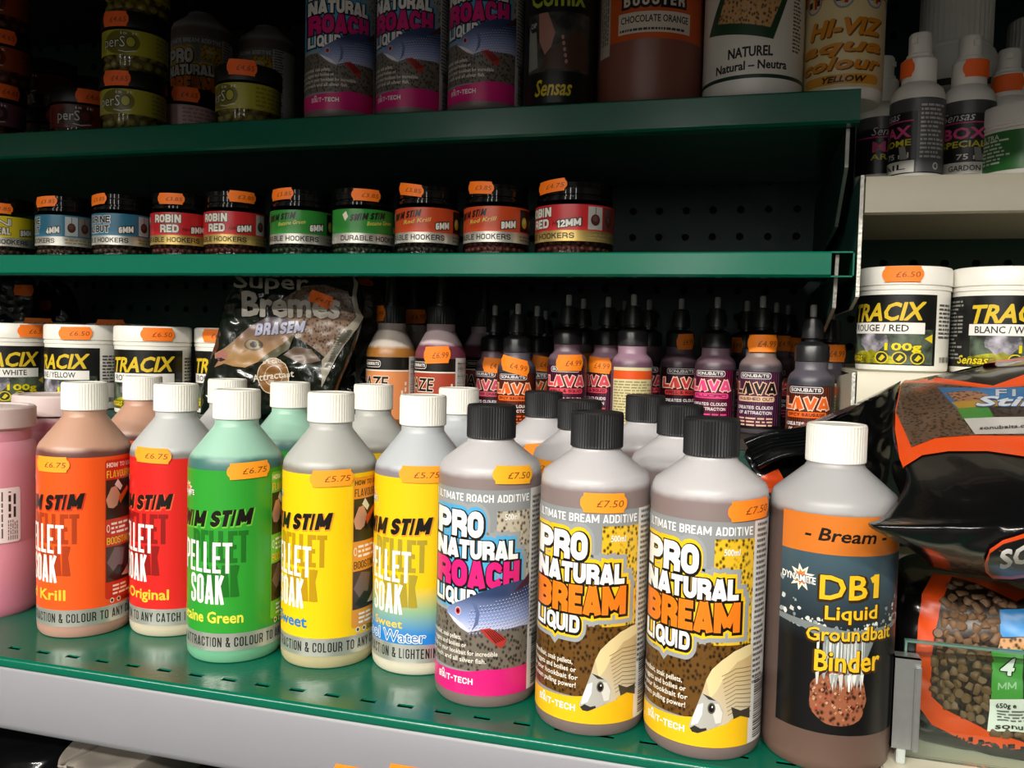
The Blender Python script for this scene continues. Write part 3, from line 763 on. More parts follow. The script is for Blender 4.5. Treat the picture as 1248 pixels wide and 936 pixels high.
for px, py, Y, wh in ((663, 476, .702, 'rear black-capped bottle with a ticket behind the roach bottle'), (707, 487, .615, 'black-capped bottle close behind the roach and first bream bottles'),
                      (787, 481, .705, 'rear black-capped bottle between the two bream bottles'), (829.5, 492, .612, 'black-capped bottle close behind the two bream bottles')):
    p = atY(px, py, Y); t = bottle('liquid_bottle', wh, 'bottle', p[0], Y, 0, -5, 'pro', LIQ_P, CAP_P, L_BR, G4)
    if px == 663: cyl_sticker(t, .0335, 3, 143, txt='£7.50', col='#ff8a12', tilt=8)
    if px == 707: cyl_sticker(t, .0335, -44, 141, txt='£7.50', col='#ffa01c', tilt=0)

# --- the tall groundbait binder bottle
def db_label():
    P = cyl_print(.035)
    def bg(q):
        t = min(1, max(0, (118-q[1])/45)); a, b = hx('#3f5560'), hx('#0c0c0d'); return tuple(x*(1-t)+y*t for x, y in zip(a, b))
    for k in range(16): P.rect(-66, 70, 23+k*6.1, 23+(k+1)*6.1, bg, lay=0)
    P.rect(-66, 70, 120.5, 141.5, '#d07428', lay=0)
    P.text('- Bream -', -42, 32, 127.6, 134.2, '#171310', .025, shear=.2, tilt=-.01)
    # splash
    P.lay += 1; rg = random.Random(3)
    def blob(u, v, r, n=9, e=.5):
        P.poly([(u+r*1.6*(1-e*rg.random())*math.cos(2*math.pi*k/n), v+r*(1-e*rg.random())*math.sin(2*math.pi*k/n)) for k in range(n)], rg.choice(['#c9ccc6', '#9aa3a2', '#7f8a8c', '#dfe0da']), lay=P.lay)
    for k in range(120):
        a = rg.uniform(-64, 62); s_ = abs(a)/62; blob(a, 79+24*s_**1.5*rg.random()**1.4+rg.uniform(-2, 3), rg.uniform(.5, 2.2)*(.5+s_*.6))
    P.poly([(-66, 81), (-40, 79), (-22, 74), (-14, 60), (-10, 52), (8, 50), (12, 60), (22, 74), (40, 79), (68, 82), (68, 84), (40, 82), (-2, 80), (-40, 83), (-66, 84)], '#777f80')
    for k in range(44):
        a = rg.gauss(-4, 9); P.poly([(a-1, 74), (a+1.4, 75), (a+.5, 50+rg.random()*8), (a-.3, 50+rg.random()*6)], rg.choice(['#b9bdb8', '#8c9494', '#d5d7d1']), lay=P.lay)
    # star
    P.poly([(-44+(11 if k % 2 else 5.5)*math.cos(k*math.pi/9)*1.15, 106+(7.6 if k % 2 else 4.2)*math.sin(k*math.pi/9)) for k in range(18)], '#f0ead6')
    P.poly([(-44+(6.5 if k % 2 else 3.6)*math.cos(k*math.pi/9)*1.15, 106+(4.8 if k % 2 else 3)*math.sin(k*math.pi/9)) for k in range(18)], '#e2803a')
    P.otext('DYNAMITE', -64, -31, 103.8, 107.4, '#f4f1e6', '#3b4a52', .03, .12, tilt=-.03)
    yl, yo = '#e7b822', '#8a4a10'
    for s_, a0, a1, z0, z1, w_ in (('DB', -27, 13, 97, 109.5, 0), ('Liquid', -22, 24, 86.3, 93.4, 0), ('Groundbait', -37, 43, 75, 82, -1.0), ('Binder', -29, 29, 58, 69, 0)):
        P.text(s_, a0-1, a1+1.8, z0-.9, z1-.2, '#3a220a', .06, tilt=.03, warp=w_); P.text(s_, a0, a1, z0, z1, yl, .022, tilt=.03, warp=w_)
    for d_, c_ in ((.9, '#3a220a'), (0, yl)): P.block('1', 17+d_*.8, 24+d_, 98.3-d_*.6, 110.4-d_*.6, c_, .24, .03)
    # bait ball
    P.tris(_fan([(-8+25*math.cos(k*math.pi/16)*(1+.05*math.sin(5*k)), 43+15.4*math.sin(k*math.pi/16)*(1+.04*math.sin(7*k))) for k in range(32)]), '#8a5238', 2)
    P.lay += 1
    for k in range(90):
        a, r = rg.random()*6.283, rg.random()**.5; u, v = -8+23*r*math.cos(a), 43+14*r*math.sin(a); q_ = rg.uniform(.4, 1.0)
        P.poly([(u-q_*1.6, v), (u, v-q_), (u+q_*1.5, v+q_*.2), (u+.2, v+q_)], rg.choice(['#b07a58', '#6d3a28', '#c4967a', '#94503a', '#a8302a']), lay=P.lay)
    for k in range(26):
        a = rg.uniform(-28, 12); P.poly([(a-1.5, 56), (a+1.5, 57), (a+.7, 46+rg.random()*9), (a-.5, 47+rg.random()*8)], rg.choice(['#c6c8c4', '#9aa09e', '#dedfd9']))
    return P.build('label')
t = bottle('liquid_bottle', 'tall white-capped groundbait binder bottle with orange band over a black label', 'bottle', .0477, .5163, 0, 19, 'db',
           liquid_mat('liq_dark', '#6b5348', '#57453f', '#a3a2a3', .1405), CAP_D, db_label())
cyl_sticker(t, .035, 70-19, 140, txt='', col='#ff9414', tilt=8)

# --- pink tub and pink jar at the left end
LIQ_PK = liquid_mat('liq_pink', '#cf7f96', '#d996a6', '#dcc3c3', .148)
def pink_prof(R, H):
    return [(0, 0), (R*.93, 0), (R*.985, .003), (R, .008), (R, .056), (R*.985, .058), (R*.985, .060), (R, .062), (R, .126), (R*.985, .128), (R*.93, .137), (R*.86, .14), (R*.86, .152)]
p = atY(-6, 620, .556)
t = thing('liquid_tub', 'pale pink liquid tub with milky screw lid at the end of the front row', 'tub', (p[0]-.006, .556, 0), face_cam(p[0], .556), None)
link('body', lathe('tub_body', pink_prof(.0365, .15), LIQ_PK, 48), t)
link('lid', lathe('tub_lid', [(.0335, .1500), (.0345, .151), (.0345, .166), (.033, .1675), (.029, .1675), (.028, .1665), (0, .1665)], mat('milky_lid', '#dcc9c6', .4, sss=.2), 48), t)
P = cyl_print(.0365); P.rrect(-20, 36, 60, 104, 3, 3, '#eeeae8', lay=0); P.fine(2, 16, 64, 101, 4, '#5a5658', 8, .16, vert=True); P.bars(-16, -2, 64, 96, 30, '#2a2828', 5)
P.fine(20, 32, 80, 101, 2, '#333333', 12, .4, vert=True); P.fine(20, 33, 62, 78, 5, '#77757a', 14, .2, vert=True)
link('label', P.build('label'), t)
p = atY(66, 520, .645)
t = thing('liquid_tub', 'pink liquid tub with milky lid standing behind the orange-labelled bottle', 'tub', (p[0]+.004, .640, 0), face_cam(p[0], .64), None)
link('body', lathe('tub_body', pink_prof(.0345, .15), LIQ_PK, 48), t)
link('lid', lathe('tub_lid', [(.033, .1535), (.0335, .155), (.0335, .170), (.032, .1715), (.028, .1715), (.027, .1705), (0, .1705)], MATS['milky_lid'], 48), t)
#NEXT
# ------------------------------------------------------------------ middle shelf: row of small hookbait jars
M_JAR = clear_mat('clear_jar', (.75, .74, .72), .2, .05)
JR = .0292
JAR_BODY = lathe('jar_body', [(0, .001), (JR*.9, .0), (JR*.97, .0012), (JR, .004), (JR, .041), (JR*.95, .0435), (JR*.88, .0445), (JR*.88, .046)], M_JAR, 40)
JAR_LID = lathe('jar_lid', [(JR*.9, .0445), (JR*.97, .045), (JR*.97, .0475), (JR*.9, .0482), (JR*.9, .0495), (JR*.95, .050), (JR*.955, .0545), (JR*.93, .055), (JR*.93, .0555), (JR*.95, .056), (JR*.945, .0597), (JR*.9, .0605), (JR*.8, .0605), (JR*.78, .0598), (0, .0598)], M_BLID, 40, 50)
_ico = {}
def ico(r, sub=1):
    bm = bmesh.new(); bmesh.ops.create_icosphere(bm, subdivisions=sub, radius=r)
    v = [tuple(p.co) for p in bm.verts]; f = [tuple(q.index for q in fc.verts) for fc in bm.faces]; bm.free(); return v, f
def pellets(name, R, z0, rows, r, m, seed=1):
    rg = random.Random(seed); pts = []
    for k in range(rows):
        n = int(2*math.pi*(R-r)/(2*r))
        for i in range(n):
            a = 2*math.pi*(i+.5*(k % 2))/n; pts.append(((R-r)*math.sin(a), -(R-r)*math.cos(a), z0+r+k*r*1.7))
    v0, f0 = ico(r, 1); V, Fc = [], []
    for (x, y, z) in pts:
        sc = rg.uniform(.82, 1.0); o = len(V); V += [(x+a*sc, y+b*sc, z+c*sc) for a, b, c in v0]; Fc += [tuple(i+o for i in q) for q in f0]
    o = len(V); v, f = lathe_vf([(0, z0), (R-r*1.6, z0), (R-r*1.6, z0+rows*r*1.8), (0, z0+rows*r*1.8)], 20); V += v; Fc += [tuple(i+o for i in q) for q in f]
    return mesh(name, V, Fc, m, smooth=60)
M_PEL = {k: mat('hook_pellet_'+k, c, .45, nstr=.2, nscale=300) for k, c in dict(brown='#4a3423', red='#5a2018', green='#26301a', dark='#2c231b', yellow='#b0a23a', orange='#7a2f1c', pink='#8a3a3a').items()}
PEL = {k: pellets('pellets', JR*.97, .0015, 3, .0032, M_PEL[k], 3) for k in ('brown', 'red', 'green', 'dark')}
def jar_label(col, brand, size, foil='#c9c6bc', flav='', pics=('#141412', '#141412'), bc=('#e9e4d8', '#2a1a12')):
    P = cyl_print(JR)
    P.rect(-125, 112, 19.5, 41, col, lay=0); P.rect(-125, 112, 10.5, 19.5, foil, 1, lay=0)
    P.block('DURABLE HOOKERS', -95, 31, 12.7, 17.4, '#1a1512', .19, gap=.12)
    P.fine(50, 104, 12, 18, 2, '#8d7a50', 4, .2)
    if brand == 'SWIM STIM':
        P.block(brand, -76, -12, 31.4, 37.6, '#17120e', .26, shear=.25, tilt=.05)
        P.text(flav, -46, 6, 27.6, 31, '#e4cf5a', .01, shear=.2, tilt=.05)
    elif brand == 'ROBIN RED':
        P.oblock('ROBIN', -58, -4, 31.2, 39, *bc, .25, .07); P.oblock('RED', -44, -8, 21.8, 29.4, *bc, .25, .07); P.text('Haith\'s', -2, 20, 24, 27.5, '#2a0d0c', .0, shear=.4, tilt=.04)
    elif brand:
        a, b_ = brand.split(' '); P.oblock(a, -70, -2, 31.5, 38.4, *(('#1a1a1a', '#d8dcdc') if col == '#2d6f8c' else bc), .22, .08); P.oblock(b_, -70, -4, 22.3, 29.3, *(('#1a1a1a', '#d8dcdc') if col == '#2d6f8c' else bc), .22, .08)
    P.poly([(-92, 36), (-84, 39), (-80, 34), (-86, 30)], '#efe6d0')
    P.oblock(size, 14 if len(size) < 4 else 6, 40, 22.5, 28.5, '#f2efe6', '#2a2622', .24, .13, tilt=.06)
    for k, c in enumerate(pics):
        a = 50+k*25; P.rect(a, a+23, 20.5, 39.5, c); P.disc(a+11.5, 28.5, 7.5, 4.8, '#c8b838' if c.startswith('#14') else '#4a2a26'); P.disc(a+11, 29.5, 4, 2.4, '#dcd06a' if c.startswith('#14') else '#6d443c')
        P.rect(a+11, a+12, 33, 39, '#3a3a36')
    return P.build('label')
GJ = 'small hookbait jars in a row on the narrow shelf'
jars = [  # px centre, Y, turn, label args, contents, ticket (angle, z, tilt, price), scene label
 (6, .730, 14, ('#d9c31e', 'MINI FISHMEAL', '8MM'), 'brown', (-12, 49, -3, '£3.85'), 'yellow-banded hookbait jar at the end of the narrow shelf'),
 (82, .734, -54, ('#2d6f8c', 'MARINE HALIBUT', '4MM', '#c9c6bc', '', ('#b9bcbc', '#8a8078')), 'brown', (-44, 54, 3, '£3.85'), 'blue-banded hookbait jar showing its two photo squares'),
 (151, .732, -23, ('#2d6f8c', 'MARINE HALIBUT', '6MM', '#c9c6bc', '', ('#b9bcbc', '#8a8078')), 'brown', (-58, 54.5, 4, '£3.85'), 'blue-banded hookbait jar beside a red-banded jar'),
 (222, .734, 2, ('#c8262c', 'ROBIN RED', '8MM', '#c3a760', '', ('#b9b4b0', '#6a3a34')), 'red', (-22, 54, -1, '£3.85'), 'red-banded hookbait jar next to the blue-banded jars'),
 (287, .733, -11, ('#c8262c', 'ROBIN RED', '6MM', '#c3a760', '', ('#b9b4b0', '#6a3a34')), 'red', (12, 55, -1, '£3.85'), 'red-banded hookbait jar beside the green-banded jars'),
 (368, .734, 0, ('#2f8a34', 'SWIM STIM', '6MM', '#c9c6bc', 'Betaine Green'), 'green', (-42, 55.5, 3, '£3.85'), 'green-banded hookbait jar next to a red-banded jar'),
 (443, .735, 52, ('#2f8a34', 'SWIM STIM', '6MM', '#c9c6bc', 'Betaine Green'), 'green', (4, 53.5, -1, '£3.85'), 'green-banded hookbait jar next to an orange-banded jar'),
 (521, .734, 0, ('#cc4a22', 'SWIM STIM', '6MM', '#c9c6bc', 'Red Krill'), 'dark', (-34, 56.5, -9, '£3.85'), 'orange-banded hookbait jar beside the green-banded jars'),
 (605, .735, -6, ('#cc4a22', 'SWIM STIM', '8MM', '#c9c6bc', 'Red Krill'), 'red', (-32, 57, -4, '£3.85'), 'orange-banded hookbait jar beside the large red jar'),
 (700, .738, -31, ('#c8262c', 'ROBIN RED', '12MM', '#c3a760', '', ('#b9b4b0', '#6a3a34')), 'red', (-38, 56.5, 5, '£4.75'), 'largest red-banded hookbait jar, last in the row on the narrow shelf'),
]
for i, (px, Y, dg, la, pe, (sa, sz, sl, pr), lab) in enumerate(jars):
    p = atY(px, 280, Y); big = i == 9
    t = thing('hookbait_jar', lab, 'jar', (p[0], Y, .3042), face_cam(p[0], Y, dg), GJ)
    link('body', JAR_BODY, t); link('lid', JAR_LID, t); link('pellets', PEL[pe], t)['kind'] = 'stuff'; link('label', jar_label(*la), t)
    cyl_sticker(t, JR*.965, sa-dg, sz, w=.026, h=.0105, txt=pr, tilt=sl, col='#ff7a0c', lift=.0012)
    if big: t.scale = (1.17, 1.17, 1.0)

# ------------------------------------------------------------------ rear tier: white dye tubs, twist-cap bottles, dropper bottles
TR = .0405
TUB_BODY = lathe('tub_body', [(0, .001), (TR*.9, 0), (TR*.96, .0015), (TR*.97, .005), (TR*.97, .073), (TR*.99, .0735), (TR*.99, .0765), (TR*.96, .077), (TR*.96, .079)], M_WHITE, 48)
TUB_LID = lathe('tub_lid', [(TR*.97, .0775), (TR, .078), (TR, .080), (TR*.995, .0925), (TR*.97, .0940), (TR*.93, .0945), (TR*.9, .0938), (0, .0938)], M_WHITE, 48)
def tracix_label(name, side=True):
    P = cyl_print(TR*.97)
    P.rect(-120, 62, 6, 69, '#0e0f0e', lay=0)
    P.rect(-60, 58, 7, 38, '#5d6a5a', 4, lay=1)
    P.tris(_fan([(-62, 7), (20, 7), (5, 14), (-15, 20), (-40, 18), (-62, 15)]), '#b5b020', 4)
    P.tris(_fan([(-20+22*math.cos(k*.39), 28+10*math.sin(k*.39)*(1+.2*math.sin(3*k))) for k in range(16)]), '#c2bcc8', 4)
    P.text('TRACIX', -58, 46, 46, 61, '#d8b728', .035, shear=.25, tilt=.02)
    P.rect(-62, 46, 34, 44, '#e9e6e0'); P.text(name, -54, 26, 36.2, 42, '#1c1a1a', .015)
    P.poly([(46, 30), (57, 34), (57, 26)], '#d8c020')
    P.otext('100g', -2, 42, 19.5, 25.5, '#e0cf1c', '#3a3a10', .06, .1)
    for k in range(3):
        c = -6+k*22; P.disc(c, 12.5, 9, 5.6, '#d8c020'); P.disc(c, 12.5, 7.4, 4.6, '#2a2f22'); P.poly([(c-4, 11), (c+1, 15.5), (c+5, 13), (c, 9.5)], '#d8c020')
    P.otext('Sensas', -78, -36, 9, 16, '#d8c020', '#20220f', .03, .09, shear=.3)
    P.fine(-116, -72, 12, 66, 16, '#8c8c86', 3, .2)
    P.fine(66, 100, 30, 62, 9, '#55524e', 6, .24); P.bars(70, 100, 9, 14, 24, '#55524e', 4, False)
    return P.build('label')
TL = {n: tracix_label(n) for n in ('BLANC / WHITE', 'JAUNE / YELLOW', 'ROUGE / RED')}
TG = 'white dye tubs on the rear tier'
def tub(px, Y, z, name, dg, sticker, lab, group, scale=1, X=None):
    x = atY(px, 430, Y)[0] if X is None else X
    t = thing('dye_tub', lab, 'tub', (x, Y, z), face_cam(x, Y, dg), group)
    link('body', TUB_BODY, t); link('lid', TUB_LID, t)
    if name: link('label', TL[name], t)
    if sticker: cyl_sticker(t, TR, sticker[0]-dg, sticker[1], w=.034, h=.014, txt='£6.50', tilt=sticker[2], col='#ff7c10', lift=.0012)
    t.scale = (scale,)*3; return t
tub(14, .800, .142, 'BLANC / WHITE', -4, (32, 86, 0), 'white dye tub reading BLANC / WHITE on the rear tier', TG)
tub(102, .806, .142, 'JAUNE / YELLOW', -38, (-12, 85, 1), 'white dye tub reading JAUNE / YELLOW on the rear tier', TG)
tub(187, .803, .142, 'ROUGE / RED', -14, (6, 86, 0), 'white dye tub reading ROUGE / RED beside the yellow dye tub', TG)
tub(283, .845, .142, 'ROUGE / RED', -12, (-24, 86, 0), 'white dye tub half hidden by the bag with a fish face', TG)
for px, lab in ((62, 'plain white tub lid just showing behind the yellow dye tub'), (150, 'plain white tub lid with ticket just showing between the dye tubs')):
    tub(px, .895, .142, None, 0, (-20, 92, 0), lab, 'rear white tubs', 1.03)
tub(1098, .746, .2137, 'ROUGE / RED', -18, (-2, 87, 0), 'white dye tub reading ROUGE / RED on the cream shelf', 'white dye tubs on the cream shelf', .86)
tub(1216, .747, .2137, 'BLANC / WHITE', 26, None, 'white dye tub reading BLANC / WHITE on the cream shelf', 'white dye tubs on the cream shelf', .86)

HR = .0285
HZ_BODY = lathe('haze_body', [(0, .001), (HR*.9, 0), (HR*.97, .0015), (HR, .005), (HR, .074), (HR*.98, .0785), (HR*.9, .084), (.0175, .0985), (.016, .1005), (.016, .108)], M0, 40)
v1, f1 = lathe_vf([(.0150, .107), (.0158, .1078), (.0158, .125), (.0150, .1265), (.009, .1268), (.009, .130), (.0068, .1305), (.0035, .158), (.0022, .164), (0, .1645)], 64, rib=.0006, ribz=(.1075, .1255))
HZ_CAP = mesh('twist_cap', v1, f1, M_BCAP, smooth=30)
def haze_label(col, flav):
    P = cyl_print(HR); P.rect(-130, 52, 6, 72, col, lay=0); P.rect(-130, 52, 58.5, 72, '#15120f', lay=1); P.rect(-130, 52, 57, 58.5, '#e6dcd0', lay=1)
    P.rect(52, 120, 6, 73, '#d9d5d0', lay=1); P.bars(58, 96, 30, 70, 22, '#1c1a1a', 7)
    P.rrect(-66, -16, 61, 68.5, 6, 3, '#d8d2cc'); P.rrect(-65, -17, 61.7, 67.8, 6, 2.8, '#2a1616'); P.block('SONUBAITS', -62, -20, 63.2, 66.6, '#efe9e2', .2, gap=.12)
    P.otext('HAZE', -84, 2, 38, 51, '#16110e', '#e3cdb8', .02, .08, shear=.1)
    P.rrect(-60, 8, 25, 32, 5, 3, '#e58a3a'); P.text(flav, -54, 2, 26.8, 30.4, '#1b1410', .02)
    P.fine(30, 48, 10, 46, 2, '#f0e4d6', 4, .3, vert=True)
    return P.build('label')
hz = [(477.5, .822, '#d98a55', 'SWEETCORN', liquid_mat('haze_amber', '#8a5a24', '#a06a2a', '#c3b8ae', .082), -8, (-78, 118, 'sticker'), 'amber twist-cap bottle with orange label beside the fish face bag', 'front twist-cap bottles'),
      (537.5, .820, '#a8412c', 'CHOC ORANGE', liquid_mat('haze_red', '#6a2a2c', '#743848', '#c4b0b4', .086), -16, (-8, 76, 'side'), 'red twist-cap bottle with a price ticket on its shoulder', 'front twist-cap bottles'),
      (505, .905, '#8a3a2a', 'PLUM', MATS['haze_amber'], -8, (4, 118, 's'), 'twist-cap bottle hidden behind the amber and red ones', 'rear twist-cap bottles'),
      (590, .935, '#6a2a26', 'PLUM', MATS['haze_red'], 18, None, 'dark twist-cap bottle behind the dropper bottles', 'rear twist-cap bottles')]
for px, Y, c, fl, lm, dg, stk, lab, g in hz:
    p = atY(px, 400, Y); t = bottle('twist_cap_bottle', lab, 'bottle', p[0], Y, .142, dg, HZ_BODY, lm, HZ_CAP, haze_label(c, fl), g); t.scale = (.905, .905, .955)
    if stk: cyl_sticker(t, .0163 if stk[1] > 100 else HR, stk[0]-dg, stk[1], w=.030, h=.0165 if stk[1] > 100 else .0175, txt='£6.99', tilt=3, col='#ff8210', lift=.001)

LR = .0193
LV_BODY = lathe('dropper_body', [(0, .001), (LR*.9, 0), (LR*.97, .0012), (LR, .004), (LR, .0585), (LR*.97, .0625), (LR*.88, .066), (.0142, .0685), (.0134, .070), (.0134, .077)], M0, 36)
def drop_cap():
    v1, f1 = lathe_vf([(.0136, .0765), (.0142, .077), (.0142, .089), (.0135, .0905), (.0085, .0935), (.006, .0938), (.006, .0965)], 72, rib=.0005, ribz=(.0775, .0885))
    v2, f2 = lathe_vf([(.0068, .0962), (.0092, .0965), (.0088, .105), (.0072, .1135), (.005, .1145), (.003, .1146)], 24)
    return mesh('twist_cap', *join_vf([(v1, f1), (v2, f2)]), M_DROP, smooth=30)
LV_CAP = drop_cap()
LV_TIP = lathe('tip', [(.0029, .1146), (.0029, .1235), (.0022, .125), (0, .1252)], M_TIP, 14)
LV_SEAL = lathe('seal_ring', [(.0048, .0925), (.0048, .0972)], M_TIP, 14)
def lava_label(col, flav, bg, dark=False):
    P = cyl_print(LR); P.rect(-120, 62, 5, 56.5, '#120c10', lay=0); P.rect(-80, 60, 8, 56, tuple(c*.6 for c in hx(bg)), 3, lay=1)
    P.rect(62, 118, 5, 56.5, '#18141a', lay=1); P.bars(66, 84, 8, 40, 22, '#bdb8bc', 3); P.rect(-124, -116, 5, 58, '#b6b3b8', lay=1)
    P.rrect(-56, 34, 50, 55.6, 6, 2.6, '#e4dcdc'); P.rrect(-54.5, 32.5, 50.5, 55.1, 6, 2.4, '#1d1216'); P.block('SONUBAITS', -50, 28, 51.4, 54.3, '#f0eaea', .2, gap=.12)
    fc, oc = (col, '#f3c9b0') if not dark else ('#1a1414', col)
    P.oblock('LAVA', -70, 52, 36.8, 46.2, fc, oc, .3, .1, gap=.06)
    P.poly([(-45, 36.5), (-32, 45), (-20, 36.5)], fc if not dark else '#1a1414'); P.poly([(-38, 36.5), (-33, 43), (-30, 36.5)], oc)
    P.rrect(-62, 46, 29.5, 34.5, 5, 2, col); P.block(flav, -56, 40, 30.7, 33.4, '#1d0f10', .22, gap=.12)
    P.block('CREATES CLOUDS', -62, 42, 22.8, 25.7, '#ebe4e4', .19, gap=.1); P.block('OF ATTRACTION', -54, 38, 18.2, 21.1, '#ebe4e4', .19, gap=.1)
    for k in range(3): P.fine(-56, 42, 13.2-k*3, 16-k*3, 1, col, 11+k, .22)
    return P.build('label')
LL = {'spicy': lava_label('#e8641c', 'SPICY SAUSAGE', '#a8401a'), 'fluoro': lava_label('#f04a8c', 'FLUORO', '#b82a66'), 'washed': lava_label('#e2b89a', 'WASHED OUT', '#9a4a80', True),
      'krill': lava_label('#e0485a', 'KRILL & SQUID', '#8a2a5c'), 'lobster': lava_label('#d8546a', 'LOBSTER CRAB', '#70203c'), 'krilld': lava_label('#c83a3a', 'KRILL & SQUID', '#581c34')}
def back_label():
    P = cyl_print(LR); P.rect(-70, 62, 4, 57, '#d8cfa0', lay=0); P.rect(-70, 62, 46, 54, '#e0541c', lay=1); P.fine(-66, 58, 6, 45, 15, '#9a8a5a', 5, .12, vert=False)
    P.rect(62, 110, 4, 56, '#181216', lay=1); P.text('L', 70, 84, 36, 46, '#b0304a', .05); return P.build('label')
LL['back'] = back_label()
LIQL = {k: liquid_mat('lava_'+k, b, b, e, .062) for k, b, e in (('purple', '#46343f', '#6f5763'), ('grey', '#4a4248', '#877470'), ('blue', '#34333e', '#55505a'), ('pink', '#694a5c', '#977688'))}
TRAY = .1515
tr = tag(link('display_tray', boxes('display_tray', [(-.215, .054, .755, 1.06, .1421, .1513)], mat('tray_card', '#2a2320', .8))), 'flat dark card tray under the dropper bottles', 'tray')
GL = 'small dropper bottles on the rear tier'
BEH = 'small dark dropper bottle with only its twist cap showing behind the labelled dropper bottles'
lava = [ # px, Y, base z, turn, label, liquid, ticket(angle,z(mm),tilt,w), scene label
 (602.5, .870, .1422, -28, 'lobster', 'purple', (0, 62, -4, .024), 'dropper bottle with a pink-red label half hidden by the orange sausage dropper bottle'),
 (623, .985, .1422, 0, 'krill', 'purple', None, BEH), (630.5, .822, .1422, -2, 'spicy', 'blue', (-6, 64, -14, .029), 'orange-labelled dropper bottle with a tilted ticket beside the pink-red one'),
 (654, .872, .1422, 4, 'spicy', 'purple', (24, 65, -8, .026), 'orange-labelled dropper bottle with a ticket behind the front orange dropper bottle'), (664, 1.00, .1422, 0, 'krill', 'purple', None, BEH),
 (692, .822, TRAY, 4, 'krill', 'purple', (8, 59, 2, .027), 'dropper bottle with a coral pink label and a ticket above it'), (710, .895, TRAY, 30, 'krill', 'grey', (0, 60, 0, .024), 'dropper bottle mostly hidden behind the coral pink labelled one'),
 (740, .852, TRAY, -42, 'krill', 'pink', (-24, 57, -4, .026), 'purple dropper bottle with a ticket next to the cream back-label bottle'), (760, .93, TRAY, 0, 'krill', 'purple', None, BEH),
 (771, .806, TRAY, 10, 'back', 'pink', None, 'pale pink dropper bottle turned to show its cream and orange back label'), (790, .90, TRAY, 0, 'krill', 'purple', None, BEH),
 (829, .873, TRAY, 18, 'krilld', 'purple', (22, 82, 4, .018), 'dim dropper bottle with a dark red label behind the fluoro pink one'),
 (873, .838, TRAY, -6, 'fluoro', 'purple', None, 'dropper bottle with a bright fluoro pink label'), (909, .905, TRAY, 0, 'krilld', 'blue', (-52, 80, 0, .022), 'dark dropper bottle with a ticket between the fluoro and pale labelled ones'),
 (928, .815, TRAY, -4, 'washed', 'grey', (6, 82, 1, .029), 'dropper bottle with a pale washed label and a ticket on its cap'), (945, .93, TRAY, 0, 'krill', 'purple', (28, 83, 0, .026), 'dropper bottle with a ticket on its cap behind the pale labelled one'),
 (959, .985, TRAY, 0, 'krill', 'purple', (30, 82, 0, .022), 'rearmost dropper bottle with a ticket on its cap behind the pale labelled one'),
 (990, .775, .1422, -2, 'spicy', 'blue', None, 'orange-labelled dropper bottle without a ticket next to the cream bay'), (1012, .835, .1422, 40, 'back', 'blue', (12, 84, 0, .024), 'dark dropper bottle squeezed against the bracket of the cream bay'),
]
for px, Y, z, dg, la, li, stk, lab in lava:
    p = atY(px, 420, Y); t = bottle('dropper_bottle', lab, 'bottle', p[0], Y, z, dg, LV_BODY, LIQL[li], LV_CAP, LL[la], GL)
    cp_ = [c for c in t.children if c.name.startswith('cap')][0]; link('tip', LV_TIP, cp_); link('seal_ring', LV_SEAL, cp_)
    if stk: cyl_sticker(t, .0146 if stk[1] > 74 else LR, stk[0]-dg, stk[1], w=stk[3], h=.0155, txt='£4.99', tilt=stk[2], col='#ff860e', lift=.001)

# ------------------------------------------------------------------ top shelf
ZT = .4284; YT = .742
PR = .0305
PJ_BODY = lathe('boilie_jar_body', [(0, .001), (PR*.9, 0), (PR*.97, .0012), (PR, .004), (PR, .0385), (PR*.94, .041), (PR*.9, .0415)], M_JAR, 40)
PJ_LID = lathe('boilie_jar_lid', [(PR*.96, .0395), (PR*1.03, .04), (PR*1.04, .042), (PR*1.04, .0535), (PR*1.0, .0555), (PR*.9, .0558), (0, .0552)], mat('matt_black_lid', '#121212', .4), 40)
PPEL = {k: pellets('boilies', PR*.98, .0012, 2, .0052, M_PEL[k], 5) for k in ('yellow', 'orange', 'pink', 'brown')}
def perso_label(col):
    P = cyl_print(PR); P.rect(-130, 130, 13.5, 37.5, col, lay=0)
    P.tris(_fan([(-30+34*math.cos(k*.314), 25.5+11.5*math.sin(k*.314)) for k in range(20)]), tuple(c*.35 for c in hx(col)))
    P.otext('perS', -66, -22, 21, 31, '#d8d4c0', '#1a1a12', .0, .06); P.disc(-12, 26, 9, 5.6, '#1a1a12'); P.disc(-12, 26, 7.5, 4.7, col)
    P.text('is it', -30, 2, 33, 36, '#d8d4c0', .0); P.poly([(-34, 17), (-20, 15.5), (0, 17.5), (-4, 18.4), (-20, 16.6), (-34, 18)], '#c8c4b0')
    P.fine(34, 105, 16, 36, 5, tuple(c*.6 for c in hx(col)), 4, .2)
    return P.build('label')
PLb = {k: perso_label(c) for k, c in (('yellow', '#a9a332'), ('pink', '#c9a39c'), ('orange', '#8e3a1c'), ('purple', '#6e3f52'), ('red', '#6a2218'))}
PG = 'round boilie jars on the dark top shelf'
def pjar(px, Y, k, lab, la, pe, dg, stk):
    p = atY(px, 120, Y); t = thing('boilie_jar', lab, 'jar', (p[0], Y, ZT+k*.0562), face_cam(p[0], Y, dg), PG)
    link('body', PJ_BODY, t); link('lid', PJ_LID, t); link('boilies', PPEL[pe], t)['kind'] = 'stuff'; link('label', PLb[la], t)
    if stk: cyl_sticker(t, PR*1.04, stk[0]-dg, stk[1], w=.028, h=.0145, txt='£4.65', tilt=stk[2], col='#ff6a22', lift=.001)
for k, w_ in ((0, 'bottom'), (1, 'middle'), (2, 'upper')):
    pjar(163+k*2, .738, k, 'yellow-green boilie jar, %s of the stack' % w_, 'yellow', 'yellow', -2+6*k, (-30+k*-6, 47, 0))
